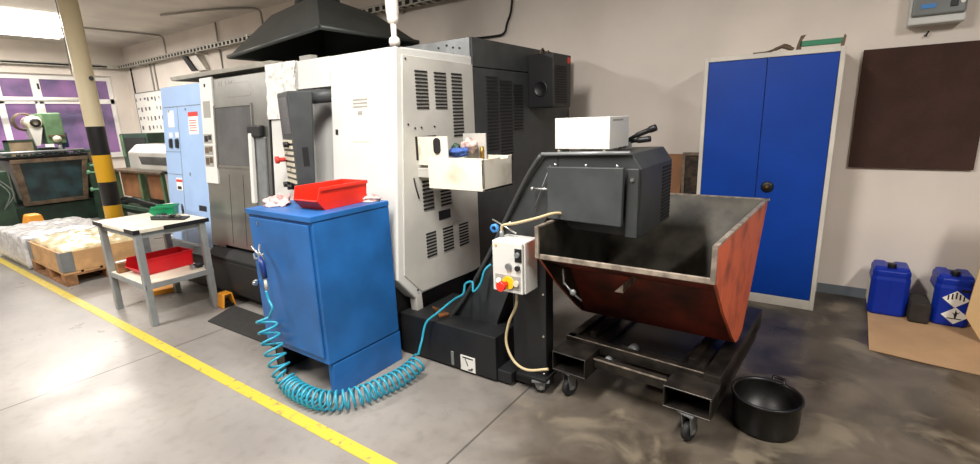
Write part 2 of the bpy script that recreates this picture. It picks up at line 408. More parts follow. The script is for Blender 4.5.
# steel door
slab(MB(),-4.595,-4.36,.5,1.96,-.02,.004).build('steel_post','steel',LT,.004)
dm = slab(MB(),-4.352,-3.565,.53,1.955,-.03,.012)
door = dm.build('sliding_door','steel',LT,.006)
slab(MB(),-4.355,-3.79,1.237,1.717,.008,.016).build('door_window','glass_dark',door,.006)
fr = MB()
for a in ((-4.375,-4.352,1.22,1.735),(-3.795,-3.775,1.22,1.735)): slab(fr,*a,.01,.022)
slab(fr,-4.37,-3.78,1.217,1.237,.01,.022); slab(fr,-4.37,-3.78,1.717,1.733,.01,.022)
fr.build('window_rim','steel',door)
slab(MB(),-4.15,-3.80,1.79,1.90,.011,.0145).build('name_plate','steel',door,.003)
nm = MB()
for i, w_ in enumerate((.05,.035,.05,.045,.03)): slab(nm,-4.30+i*.056,-4.31+i*.056+w_*.8,1.875,1.925,.011,.0135)
nm.build('maker_mark','text_grey',door)
hd = MB(); slab(hd,-3.80,-3.62,1.47,1.56,.01,.06); hd.build('handle_bracket','black',door,.012)
hb = MB(); slab(hb,-3.775,-3.73,.95,1.50,.035,.065); hb.build('door_handle','white_paint',door,.006)
sg = MB(); slab(sg,-3.735,-3.60,.75,1.47,.012,.03); sg.build('handle_guard','grey_steel',door,.004)
slab(MB(),-3.572,-3.553,.5,1.99,-.02,.004).build('door_gap','slot',LT)
gr = MB()
for xx in (-4.2,-3.98,-3.78): slab(gr,xx,xx+.006,.56,1.16,.011,.0128)
gr.build('door_creases','slot',door)
MB().prism('x',[(2.25,2.0),(2.235,2.035),(2.6,2.035),(2.6,2.0)],-5.24,-3.55).build('top_rail','galv',LT,.004)
MB().box(-5.4,-3.55,2.24,2.95,.54,1.95).build('inner_body','black_paint',LT)
# electrical cabinet
em = slab(MB(),-5.415,-4.602,.30,1.945,-.5,0); elec = em.build('electrical_cabinet','blue_light',LT,.006)
sm = MB()
slab(sm,-5.09,-5.083,.32,1.76,-.002,.0012); slab(sm,-5.38,-4.64,1.755,1.762,-.002,.0012); slab(sm,-5.41,-5.09,1.335,1.341,-.002,.0012); slab(sm,-5.41,-5.09,1.12,1.126,-.002,.0012)
sm.build('cabinet_seams','grey_steel',elec)
lb = MB(); slab(lb,-5.29,-5.17,1.57,1.725,-.001,.003); lb.build('white_sign','paper',elec)
lb = MB(); slab(lb,-4.88,-4.70,1.50,1.66,-.001,.003); sg2 = lb.build('warning_sign','paper',elec)
slab(MB(),-4.88,-4.70,1.66,1.70,-.001,.0032).build('sign_header','print_red',sg2)
tl = MB()
for i in range(5): slab(tl,-4.865,-4.73,1.62-i*.022,1.628-i*.022,.001,.0036)
tl.build('sign_print','print_red',sg2)
for dx in (0,.13):
    k = MB(); slab(k,-5.29+dx,-5.23+dx,1.475,1.52,-.001,.003); k.build('switch_label','paper',elec)
    k = MB(); slab(k,-5.285+dx,-5.235+dx,1.375,1.465,-.001,.022); k.build('switch','black',elec,.012)
k = MB(); slab(k,-5.22,-5.10,.97,1.09,-.001,.003); cs = k.build('caution_sticker','paper',elec)
slab(MB(),-5.22,-5.10,1.05,1.075,.001,.004).build('sticker_red','print_red',cs)
slab(MB(),-5.20,-5.12,.98,1.01,.001,.004).build('sticker_black','black',cs)
k = MB(); slab(k,-4.80,-4.66,.80,.85,-.001,.004); k.build('latch','black',elec,.003)
k = MB(); 
for a in ((-4.93,-4.91,1.72,1.74),(-5.27,-5.25,1.71,1.73),(-4.93,-4.915,1.12,1.15)): slab(MB(),*a,-.001,.008).build('lock','bright_steel',elec)
# white strip with photos between cabinet and door
ws = slab(MB(),-4.592,-4.385,1.07,1.975,-.002,.018).build('label_strip','white_paint',LT,.004)
for i, (z0, z1) in enumerate(((1.42,1.50),(1.32,1.40),(1.22,1.31))):
    k = MB(); slab(k,-4.575,-4.43,z0,z1,.017,.021); ph = k.build('photo_label','text_grey',ws)
    k = MB(); slab(k,-4.56,-4.50,z0+.015,z1-.015,.02,.023); slab(k,-4.49,-4.44,z0+.03,z1-.01,.02,.023); k.build('photo_print','rust' if i else 'black',ph)
k = MB(); slab(k,-4.55,-4.43,1.64,1.78,.017,.02); k.build('grey_sticker','text_grey',ws)
k = MB(); slab(k,-4.51,-4.49,1.90,1.925,.017,.022); k.build('strip_screw','slot',ws)
# crinkled sheet over the column, operator panel, labels
cw = MB(); n_ = 10; zz = [1.60+i*(2.0-1.60)/n_ for i in range(n_+1)]
vs = [(-3.56+.37*j/8, fy(z,.012+random.uniform(0,.012)), z) for z in zz for j in range(9)]
vs += [(v[0], v[1]+.02, v[2]) for v in vs]
nn = 9*(n_+1)
fs = [(i*9+j,i*9+j+1,(i+1)*9+j+1,(i+1)*9+j) for i in range(n_) for j in range(8)]
fs += [tuple(q+nn for q in f)[::-1] for f in fs]
cw.add(vs,fs); cw.build('crinkled_cover','sheet',LT)
lb = MB(); slab(lb,-2.602,-2.43,1.43,1.715,-.002,.003); pl = lb.build('paper_notice','paper_warm',LT)
lb = MB()
for i in range(3): slab(lb,-2.59,-2.45,1.69-i*.022,1.702-i*.022,.002,.0042)
slab(lb,-2.545,-2.50,1.60,1.625,.002,.0042)
lb.build('notice_print','text_grey',pl)
k = MB(); slab(k,-2.775,-2.752,1.478,1.512,-.002,.004); k.build('cover_hole','slot',LT)
t_ = math.radians(20); P0 = Vector((-2.985,1.975,0)); U = Vector((-math.cos(t_),math.sin(t_),0)); D = Vector((math.sin(t_),math.cos(t_),0))
def pq(u, d, z): return P0+U*u+D*d+Vector((0,0,z))
pd = MB().hexa([pq(.31,0,1.09),pq(0,0,1.09),pq(0,.11,1.09),pq(.31,.11,1.09),pq(.31,0,1.775),pq(0,0,1.775),pq(0,.165,1.775),pq(.31,.165,1.775)])
pend = pd.build('operator_panel','dark_paint',LT,.01)
def pp(u0,u1,z0,z1,o=.004): return MB().hexa([pq(u1,-o,z0),pq(u0,-o,z0),pq(u0,.002,z0),pq(u1,.002,z0),pq(u1,-o,z1),pq(u0,-o,z1),pq(u0,.002,z1),pq(u1,.002,z1)])
pp(.03,.28,1.49,1.74).build('screen','glass_dark',pend)
kb = MB()
for r_ in range(8):
    for c_ in range(7):
        if (r_, c_) in ((2,3),(5,5)): continue
        q = pp(.04+c_*.034,.04+c_*.034+.022,1.15+r_*.04,1.15+r_*.04+.022,.009); kb.add(q.v,q.f)
kb.build('keypad','key_cream',pend)
es = MB(); a = pq(.27,0,1.31); es.cyl(a,a-D*.05,.016,12).cyl(a-D*.05,a-D*.075,.026,14); es.build('emergency_stop','print_red',pend)
for a in (pq(.12,0,1.42),pq(.16,0,1.12),pq(.27,0,1.13)): MB().cyl(a,a-D*.04,.02,12).build('knob','black',pend)
sp_ = MB(); sp_.hexa([P0+D*.05-U*.003+Vector((0,0,1.27)),P0+D*.09-U*.003+Vector((0,0,1.27)),P0+D*.09+U*.004+Vector((0,0,1.27)),P0+D*.05+U*.004+Vector((0,0,1.27)),P0+D*.05-U*.003+Vector((0,0,1.4)),P0+D*.09-U*.003+Vector((0,0,1.4)),P0+D*.09+U*.004+Vector((0,0,1.4)),P0+D*.05+U*.004+Vector((0,0,1.4))])
sp_.build('side_socket','slot',pend)
MB().cyl((-3.06,2.13,1.735),(-2.83,2.25,1.745),.048,16).build('panel_arm','dark_paint',LT)
sm = MB().cyl((-2.222,2.235,1.99),(-2.222,2.235,2.18),.017,14).lathe((-2.222,2.235,0),[(.0,2.0),(.03,2.0),(.034,2.02),(.03,2.04),(.017,2.05)],18)
sm.lathe((-2.222,2.235,0),[(.017,2.12),(.03,2.13),(.036,2.15),(.036,2.175),(.039,2.18),(.039,2.55),(.03,2.57),(0,2.57)],18)
sm.build('signal_pole','pipe_white',LT)
MB().box(-3.19,-3.06,2.24,2.30,1.994,2.03).build('roof_clip','text_grey',LT,.004)

# ------------------------------------------------------------------ exhaust hood
HB = [(-4.51,2.44,2.166),(-3.18,2.44,2.25),(-3.18,3.5,2.25),(-4.51,3.5,2.166)]
HT = [(-4.32,2.8,2.54),(-3.62,2.78,2.6),(-3.56,3.35,2.52),(-4.32,3.35,2.5)]
hm = MB(); n4 = [(i,(i+1)%4) for i in range(4)]
def ins(q, d): c = Vector((-3.85,2.97,0)); return Vector((q[0]+(d if q[0] < c.x else -d), q[1]+(d if q[1] < c.y else -d), q[2]))
vs = [Vector(q) for q in HB]+[Vector(q) for q in HT]+[ins(q,.02) for q in HB]+[ins(q,.015)-Vector((0,0,.01)) for q in HT]
fs = [(a,b,4+b,4+a) for a,b in n4]+[(8+b,8+a,12+a,12+b) for a,b in n4]+[(b,a,8+a,8+b) for a,b in n4]+[(4,5,6,7),(12,15,14,13)]
HD = thing('extractor_hood',(-3.85,2.97,2.16),'dark grey tapered extractor hood hanging above the white machine','extractor hood')
hm.add(vs,fs); hm.build('canopy','hood',HD)
rm = MB()
Q = [Vector(q) for q in HB]
for a,b in n4: rm.tube([Q[a],Q[b]],.018,8)
rm.build('rolled_rim','hood',HD)
MB().cyl((-3.97,3.05,2.5),(-3.97,3.05,ZC),.2,24).build('duct','hood',HD)

# ------------------------------------------------------------------ chip conveyor
CV = thing('chip_conveyor',(-1.9,2.5,0),'dark grey chip conveyor rising from the machine end to a head above the orange bin','conveyor')
bt = MB().prism('z',[(-2.27,2.14),(-1.49,2.14),(-1.49,2.62),(-2.185,2.62),(-2.185,2.225),(-2.27,2.225)],0.015,.295).box(-1.49,-1.39,2.15,2.4,.015,.09)
bt.build('base_tank','black_paint',CV,.006)
box(-1.757,-1.645,2.136,2.141,.02,.12).build('oil_label','paper',CV)
k = MB().box(-1.74,-1.66,2.1345,2.1365,.105,.112).tube([(-1.72,2.136,.10),(-1.705,2.136,.07),(-1.70,2.136,.055)],.003,5).tube([(-1.67,2.136,.05),(-1.67,2.136,.03),(-1.70,2.136,.03),(-1.66,2.136,.045)],.003,5)
k.build('label_print','slot',CV)
box(-1.834,-1.812,2.134,2.141,.03,.125).build('level_gauge','grey_plastic',CV,.003)
up = [(-2.05,.29),(-1.93,.29),(-1.79,.464),(-1.61,.746),(-1.5,.942),(-1.344,1.205),(-1.236,1.345)]
lo_ = [(-1.15,1.06),(-1.22,1.02),(-1.45,.62),(-1.58,.32),(-1.62,.06),(-2.05,.06)]
MB().prism('y', up+[(-1.16,1.35)]+[(-1.16,1.055)]+lo_[1:], 2.30,2.80).build('incline_housing','conveyor',CV,.004)
hp = [(-1.159,1.352),(-.767,1.362),(-.716,1.29),(-.716,.95),(-1.09,.96),(-1.159,1.055)]
head = MB().prism('y', hp, 2.30,2.84).build('head_box','conveyor',CV,.005)
tb = MB().tube(catmull([(-2.0,2.285,.23),(-1.93,2.285,.29),(-1.79,2.285,.475),(-1.61,2.285,.757),(-1.5,2.285,.955),(-1.344,2.285,1.222),(-1.25,2.285,1.352)],4),.014,8)
tb.build('edge_rail','conveyor',CV)
MB().tube([(-1.25,2.285,1.355),(-.77,2.285,1.367)],.010,8).build('top_bead','grey_steel',CV)
MB().prism('y',[(-1.19,1.295),(-.783,1.3),(-.788,1.012),(-1.188,1.022)],2.232,2.262).build('front_flap','dark_paint',CV,.004)
MB().box(-.782,-.722,2.272,2.30,.955,1.292).build('side_strip','conveyor',CV,.003)
k = MB()
for xx in (-1.15,-.98,-.82): MB().cyl((xx,2.25,1.297),(xx,2.25,1.312),.006,8).build('bolt','bright_steel',CV)
MB().cyl((-.752,2.265,1.24),(-.752,2.274,1.24),.009,8).build('bolt','bright_steel',CV)
MB().cyl((-1.29,2.26,1.172),(-1.18,2.26,1.174),.006,8).cyl((-1.3,2.26,1.172),(-1.285,2.26,1.172),.011,10).build('hinge_pin','bright_steel',CV)
MB().tube([(-1.195,2.28,1.295),(-1.30,2.28,1.05)],.003,5).build('stay_wire','grey_steel',CV)
lv = MB()
for i in range(16): lv.box(-.722,-.711,2.66,2.82,1.255-i*.019,1.265-i*.019)
lv.build('head_louver','slot',CV)
MB().prism('x',[(2.2,0.02),(2.2,.865),(2.29,.90),(2.29,0.02)],-1.40,-1.185).build('support_panel','black_paint',CV,.004)
for z in (.12,.35,.6): MB().cyl((-1.20,2.195,z),(-1.20,2.201,z),.006,8).build('bolt','bright_steel',CV)
def caster(mb_parent, x, y, z_top, rot=0., local=False, r=.045):
    cs_ = MB(); c, s = math.cos(rot), math.sin(rot)
    def T(px,py,pz): return (x+px*c-py*s, y+px*s+py*c, pz)
    f = MB()
    f.hexa([T(*q) for q in [(-.05,-.04,z_top-.008),(.05,-.04,z_top-.008),(.05,.04,z_top-.008),(-.05,.04,z_top-.008),(-.05,-.04,z_top),(.05,-.04,z_top),(.05,.04,z_top),(-.05,.04,z_top)]])
    for dy in (-.022,.022):
        f.hexa([T(*q) for q in [(-.02,dy-.002,r-.01),(.02,dy-.002,r-.01),(.02,dy+.002,r-.01),(-.02,dy+.002,r-.01),(-.04,dy-.002,z_top-.006),(.03,dy-.002,z_top-.006),(.03,dy+.002,z_top-.006),(-.04,dy+.002,z_top-.006)]])
    o = f.build('caster',M['grey_steel'],mb_parent,local=local)
    w = MB(); w.tube([T(0,-.016,r),T(0,-.012,r),T(0,.012,r),T(0,.016,r)],[r*.85,r,r,r*.85],20)
    w.build('wheel','rubber',o,local=local)
    h_ = MB(); h_.cyl(T(0,-.026,r),T(0,.026,r),.012,10); h_.build('hub','bright_steel',o,local=local)
caster(CV,-1.22,2.20,.085,.4,r=.036)
MB().box(-1.36,-1.17,2.16,2.30,.085,.105).build('foot_plate','black_paint',CV,.004)

# control box
CB = thing('control_box',(-1.33,2.1,.635),'small white electrical control box with red stop button beside the conveyor','control box')
cb = MB().box(-1.424,-1.232,2.066,2.199,.636,.92).build('box_body','white_paint',CB,.006)
MB().box(-1.426,-1.24,2.048,2.064,.638,.918).build('box_door','white_paint',CB,.005)
yf = 2.048
box(-1.284,-1.238-.004,yf-.004,yf+.001,.815,.888).build('rotary_plate','black',CB,.002)
MB().cyl((-1.263,yf,.857),(-1.263,yf-.02,.857),.014,12).build('rotary_switch','grey_steel',CB)
MB().cyl((-1.322,yf,.785),(-1.322,yf-.012,.785),.018,14).build('key_switch','grey_steel',CB)
MB().cyl((-1.265,yf,.783),(-1.265,yf-.014,.783),.015,14).build('black_button','black',CB)
box(-1.408,-1.252,yf-.003,yf+.001,.66,.735).build('button_plate','text_grey',CB)
MB().cyl((-1.385,yf,.70),(-1.385,yf-.014,.70),.014,14).build('white_button','paper',CB)
MB().cyl((-1.325,yf,.695),(-1.325,yf-.01,.695),.036,18).build('stop_collar','yellow',CB)
MB().cyl((-1.335,yf-.008,.69),(-1.335,yf-.04,.69),.014,12).cyl((-1.338,yf-.04,.688),(-1.34,yf-.065,.687),.026,18).build('stop_button','red',CB)
MB().cyl((-1.275,yf,.698),(-1.275,yf-.014,.698),.016,14).build('selector','key_cream',CB)
MB().cyl((-1.40,yf,.892),(-1.40,yf-.003,.892),.006,8).build('maker_dot','amber',CB)
MB().cyl((-1.41,2.12,.918),(-1.41,2.12,.955),.014,10).build('cable_gland','grey_steel',CB)
MB().tube(catmull([(-1.41,2.12,.95),(-1.40,2.12,.985),(-1.32,2.12,1.005),(-1.20,2.13,1.04),(-1.13,2.2,1.06),(-1.09,2.29,1.04)],6),.008,7).build('tan_cable','tan',CB)
MB().tube(catmull([(-1.32,2.12,.636),(-1.335,2.13,.53),(-1.385,2.13,.42),(-1.40,2.12,.30),(-1.34,2.1,.21),(-1.24,2.08,.19),(-1.12,2.1,.22)],6),.008,7).build('lower_cable','tan',CB)
MB().lathe((-1.44,2.1,.97),[(.014,-.01),(.024,-.01),(.024,.01),(.014,.01),(.014,-.01)],18,axis='y').build('blue_tape_ring','screen_blue',CB)
k = MB().tube([(-1.50,2.17,1.0),(-1.33,2.14,.945)],.005,6).tube([(-1.47,2.16,.94),(-1.37,2.15,1.0)],.004,6); k.build('hook_wires','bright_steel',CB)

# wood scrap on the tank, box and tool on the head
tag(MB().prism('z',[(-2.12,2.30),(-1.96,2.19),(-1.93,2.26),(-2.03,2.29)],.297,.315).build('wood_scrap',mat('oily_wood',(120,74,34),.5,0,.4,12,rgb2=(50,32,18)),bev=.004),'oily brown board scrap lying on the black conveyor tank','wood scrap')
WB = thing('white_box',(-1.04,2.45,1.372),'plain white rectangular box sitting on top of the dark conveyor head','box')
box(-1.188,-.888,2.322,2.60,1.380,1.538).build('carton','white_paint',WB,.003)
MB().box(-.889,-.885,2.36,2.50,1.518,1.526).build('slot_mark','text_grey',WB)
for a,b in ((-1.17,2.34),(-.92,2.34),(-1.17,2.57),(-.92,2.57)): MB().cyl((a,b,1.364),(a,b,1.381),.012,10).build('foot','key_cream',WB)
HTl = thing('hand_shears',(-.82,2.6,1.4),'pair of black handled hand shears lying behind the white box','hand tool')
k = MB().tube(catmull([(-.93,2.62,1.39),(-.86,2.62,1.43),(-.80,2.62,1.455),(-.75,2.62,1.475)],5),[.010]*6+[.014]*6+[.018]*4,8); k.build('upper_handle','black',HTl)
k = MB().tube(catmull([(-.93,2.64,1.392),(-.86,2.63,1.405),(-.78,2.63,1.415)],5),[.010]*6+[.016]*5,8); k.build('lower_handle','black',HTl)
MB().hexa([(-.99,2.655,1.368),(-.90,2.60,1.368),(-.88,2.63,1.368),(-.97,2.69,1.368),(-.99,2.655,1.385),(-.90,2.60,1.40),(-.88,2.63,1.40),(-.97,2.69,1.385)]).build('blades','grey_steel',HTl)

# ------------------------------------------------------------------ tipping bin on its cart
BN = thing('tipping_bin',(-.75,2.7,0.315),'open orange tipping bin with rusty steel edges on a wheeled cart','bin')
def xr(y): return -.338+.047*(y-2.06)
def xl(y): return -1.165
pr = [(2.07,1.008),(2.09,.85),(2.30,.64),(2.56,.42),(2.66,.345),(2.74,.325),(2.84,.345),(3.02,.56),(3.35,1.008)]
def plate(xf, t0, t1, mi=0, shrink=0.):
    c = (2.75,.75)
    P = [(c[0]+(y-c[0])*(1-shrink), c[1]+(z-c[1])*(1-shrink)) for y,z in pr]
    n = len(P); vs = [(xf(y)+t0,y,z) for y,z in P]+[(xf(y)+t1,y,z) for y,z in P]
    return MB().add(vs,[tuple(range(n))[::-1],tuple(range(n,2*n))]+[(i,(i+1)%n,n+(i+1)%n,n+i) for i in range(n)])
plate(xr,0,.012).build('side_plate','orange',BN); plate(xl,-.012,0).build('side_plate','orange',BN)
plate(xr,-.004,-.0002).build('side_lining','bin_in',BN); plate(xl,.0002,.004).build('side_lining','bin_in',BN)
sh = [(2.09,.85),(2.47,.69),(2.62,.45),(2.68,.345),(2.74,.328),(2.83,.345),(3.02,.56),(3.35,1.008)]
def sheet(off0, off1, mi=0):
    mb = MB(); n = len(sh); vs = []
    for k_, (y,z) in enumerate(sh):
        a = Vector(sh[max(k_-1,0)]); b = Vector(sh[min(k_+1,n-1)]); t = (b-a).normalized(); nrm = Vector((t.y,-t.x))  # outward (down)
        for off in (off0, off1):
            q = Vector((y,z))+nrm*off
            vs += [(xl(y)+.003,q.x,q.y),(xr(y)-.003,q.x,q.y)]
    fs = []
    for k_ in range(n-1):
        o, p = 4*k_, 4*k_+4
        fs += [(o,o+1,p+1,p),(o+2,p+2,p+3,o+3),(o,p,p+2,o+2),(o+1,o+3,p+3,p+1)]
    fs += [(0,2,3,1),(4*n-4,4*n-3,4*n-1,4*n-2)]
    return mb.add(vs,fs)
sheet(.0,.010).build('bin_shell','shaded_red',BN)
sheet(-.004,-.0005).build('bin_lining','bin_in',BN)
k = MB().hexa([(-1.175,2.074,.842),(-.33,2.082,.842),(-.33,2.096,.842),(-1.175,2.088,.842),(-1.175,2.074,.868),(-.33,2.082,.868),(-.33,2.096,.868),(-1.175,2.088,.868)]); k.build('front_lip','bare_edge',BN,.003)
k = MB()
for xf, s in ((xr,1),(xl,-1)):
    k.hexa([(xf(2.07)-.006,2.07,1.005),(xf(2.07)+.014,2.07,1.005),(xf(3.36)+.014,3.36,1.005),(xf(3.36)-.006,3.36,1.005),(xf(2.07)-.006,2.07,1.014),(xf(2.07)+.014,2.07,1.014),(xf(3.36)+.014,3.36,1.014),(xf(3.36)-.006,3.36,1.014)])
    k.hexa([(xf(2.07)-.006,2.062,.85),(xf(2.07)+.014,2.062,.85),(xf(2.07)+.014,2.074,.85),(xf(2.07)-.006,2.074,.85),(xf(2.07)-.006,2.062,1.014),(xf(2.07)+.014,2.062,1.014),(xf(2.07)+.014,2.074,1.014),(xf(2.07)-.006,2.074,1.014)])
k.hexa([(xl(3.35)-.01,3.345,1.0),(xr(3.35)+.02,3.345,1.0),(xr(3.35)+.02,3.37,1.0),(xl(3.35)-.01,3.37,1.0),(xl(3.35)-.01,3.345,1.014),(xr(3.35)+.02,3.345,1.014),(xr(3.35)+.02,3.37,1.014),(xl(3.35)-.01,3.37,1.014)])
k.build('rim','bare_edge',BN)
MB().prism('y',[(-.80,.69),(-.755,.735),(-.755,.69)],2.20,2.46).build('shell_gusset','bare_edge',BN)
k = MB().tube([(-1.06,2.16,.78),(-1.05,2.15,.70)],.006,6).tube([(-1.05,2.15,.71),(-1.0,2.15,.66),(-.96,2.17,.62)],.005,6).blob((-1.0,2.15,.665),.018,.012,.018,8,5); k.build('latch_chain','grey_steel',BN)

CT = thing('bin_cart',(-.347,2.323,0),'low dark steel cart on casters with fork pockets carrying the orange bin','cart',math.radians(-3.8))
Lc = dict(local=True)
def cbox(x0,x1,y0,y1,z0,z1): return MB().box(x0,x1,y0,y1,z0,z1)
k = MB().box(-.80,0,0,.05,.24,.30).box(-.80,0,.90,.95,.24,.30).box(-.80,-.75,0,.95,.24,.30).box(-.035,.045,-.02,1.0,.19,.312)
k.build('frame','cart',CT,.004,local=True)
k = MB().box(-.80,0,.001,.006,.295,.302); k.build('worn_edge','bare_edge',CT,local=True)
MB().box(-.59,-.19,-.07,-.03,.19,.245).build('cross_beam','cart',CT,.003,local=True)
MB().box(-.59,-.19,-.074,-.068,.24,.2475).build('beam_edge','bare_edge',CT,local=True)
def pocket(x0,x1):
    k = MB(); y0, y1, z0, z1, t = -.17, .88, .16, .275, .008
    k.box(x0,x1,y0,y1,z0,z0+t).box(x0,x1,y0,y1,z1-t,z1).box(x0,x0+t,y0,y1,z0+t,z1-t).box(x1-t,x1,y0,y1,z0+t,z1-t)
    k.build('fork_pocket','cart',CT,.002,1,local=True)
pocket(-.795,-.59); pocket(-.175,.045)
MB().box(-.74,-.03,.18,.84,.235,.245).build('deck_plate','black_paint',CT,local=True)
for a in (-.70,-.14): MB().box(a,a+.04,.1,.85,.276,.312).build('bin_cradle','cart',CT,.003,local=True)
MB().cyl((-.44,.08,.265),(-.44,.14,.265),.028,12).build('pin','grey_steel',CT,local=True); MB().cyl((-.53,-.03,.225),(-.53,.02,.225),.022,12).build('pin','grey_steel',CT,local=True)
for a,b,r_ in ((-.715,-.11,1.3),(-.055,-.125,1.3),(-.71,.82,1.7),(-.055,.82,1.7)): caster(CT,a,b,.16,r_,True,.052)
MB().prism('x',[(.10,.20),(.10,.10),(.02,.20)],-.03,-.02).build('corner_gusset','cart',CT,local=True)

# bucket
BK = thing('bucket',(-.122,2.515,0),'black metal bucket with a small lug handle on the oily floor','bucket')
MB().lathe((-.122,2.515,0),[(0,.004),(.138,.004),(.141,.0),(.148,.02),(.152,.165),(.16,.17),(.16,.18),(.149,.18),(.146,.165),(.140,.02),(0,.018)],40).build('pail',mat('glossy_black_enamel',(30,30,29),.4,.2,.5,9,rgb2=(16,16,16)),BK)
MB().tube([(-.11,2.668,.17),(-.11,2.705,.182),(-.06,2.69,.182),(-.06,2.65,.17)],.010,8).build('lug_handle','black',BK)

# ------------------------------------------------------------------ blue tool cabinet
TC = thing('tool_cabinet',(-2.5,1.78,0),'blue metal tool cabinet on a low plinth in front of the white machine','cabinet')
cx0,cx1,cy0,cy1,cz0,cz1 = -2.822,-2.2,1.505,2.055,.215,1.078
body = box(cx0,cx1,cy0,cy1,cz0,cz1-.035).build('carcass','blue_cab',TC,.004)
MB().box(cx0-.004,cx1+.004,cy0-.014,cy1,cz1-.033,cz1).build('top','blue_cab',TC,.004)
dr = box(cx0+.022,cx1-.028,cy0-.012,cy0-.001,cz0+.04,cz1-.05).build('door','blue_cab',TC,.003)
MB().prism('y',[(-2.725,.985),(-2.716,.985)[:2],(-2.714,1.005),(-2.723,1.005)],cy0-.0145,cy0-.011).build('keyhole','bright_steel',dr)
hk = MB().tube([(-2.79,1.485,.80),(-2.70,1.44,.795),(-2.655,1.45,.80)],.006,7).tube([(-2.70,1.48,.87),(-2.665,1.45,.84),(-2.63,1.455,.79)],.007,7).tube([(-2.655,1.45,.80),(-2.64,1.46,.83)],.006,7)
hk.build('hook','grey_steel',dr)
MB().cyl((-2.815,1.49,.622),(-2.80,1.47,.622),.014,10).cyl((-2.795,1.46,.622),(-2.77,1.46,.622),.012,10).build('latch','bright_steel',dr)
pb_ = MB().box(-2.25,cx1-.002,1.53,cy1+.01,0,.205); pb_.build('plinth','blue_cab',TC,.004)
MB().box(-2.79,-2.775,1.53,1.75,0.0,.215).box(-2.79,-2.7,1.53,1.54,0,.215).build('leg_bracket','black_paint',TC)
MB().box(-2.79,-2.77,1.9,2.05,0,.215).build('leg_bracket','black_paint',TC)
# air gun and coiled hose
AG = thing('air_gun',(-2.64,1.45,.7),'dark blue air blow gun hanging on the cabinet hook','air gun')
MB().tube([(-2.648,1.44,.815),(-2.625,1.435,.775),(-2.615,1.435,.69)],[.012,.018,.016],10).build('grip',mat('navy_plastic',(24,48,110),.4),AG)
MB().tube([(-2.64,1.44,.815),(-2.70,1.43,.875)],[.008,.005],8).build('nozzle','bright_steel',AG)
MB().cyl((-2.615,1.435,.69),(-2.615,1.435,.615),.009,10).build('coupling','key_cream',AG)
def helix(center, turns, r, n=14, flat=None):
    P = catmull(center, 40); L_ = [0.]
    for a,b in zip(P,P[1:]): L_.append(L_[-1]+(b-a).length)
    out = []; tot = int(turns*n); up = Vector((0,0,1))
    for i in range(tot+1):
        s = L_[-1]*i/tot; k_ = 0
        while k_ < len(L_)-2 and L_[k_+1] < s: k_ += 1
        f = (s-L_[k_])/max(1e-9, L_[k_+1]-L_[k_]); c = P[k_].lerp(P[k_+1], f)
        t = (P[k_+1]-P[k_]).normalized()
        if abs(t.z) > .8: e1 = Vector((1,0,0)); e1 = (e1-t*e1.dot(t)).normalized()
        else: e1 = up-t*up.dot(t); e1.normalize()
        e2 = t.cross(e1); a = 2*PI*i/n
        out.append(c+(e1*math.cos(a)+e2*math.sin(a))*r)
    return out
hang = [(-2.615,1.43,.615),(-2.60,1.43,.56),(-2.565,1.425,.52),(-2.60,1.42,.46)]
h1 = helix([(-2.66,1.43,.44),(-2.63,1.42,.33),(-2.58,1.41,.22),(-2.51,1.40,.12)],5.6,.055)
h2 = helix([(-2.51,1.40,.115),(-2.44,1.40,.066),(-2.30,1.39,.062),(-2.15,1.41,.062),(-2.04,1.50,.062),(-1.985,1.66,.062),(-1.96,1.84,.062),(-1.955,1.98,.09)],27,.052)
h3 = [(-1.985,2.04,.20),(-1.985,2.09,.30),(-1.93,2.14,.36),(-1.87,2.19,.42),(-1.82,2.2,.46),(-1.76,2.2,.50),(-1.755,2.22,.56),(-1.70,2.22,.58),(-1.68,2.2,.53),(-1.64,2.22,.58),(-1.62,2.24,.66),(-1.585,2.26,.70)]
def densify(P): return catmull(P,5)
path = densify(hang)+h1+h2+densify(h3)
hs = MB().tube(path,.0075,7); HZ = tag(hs.build('coiled_hose','teal'),'coiled teal air hose trailing from the blue cabinet along the floor','hose')
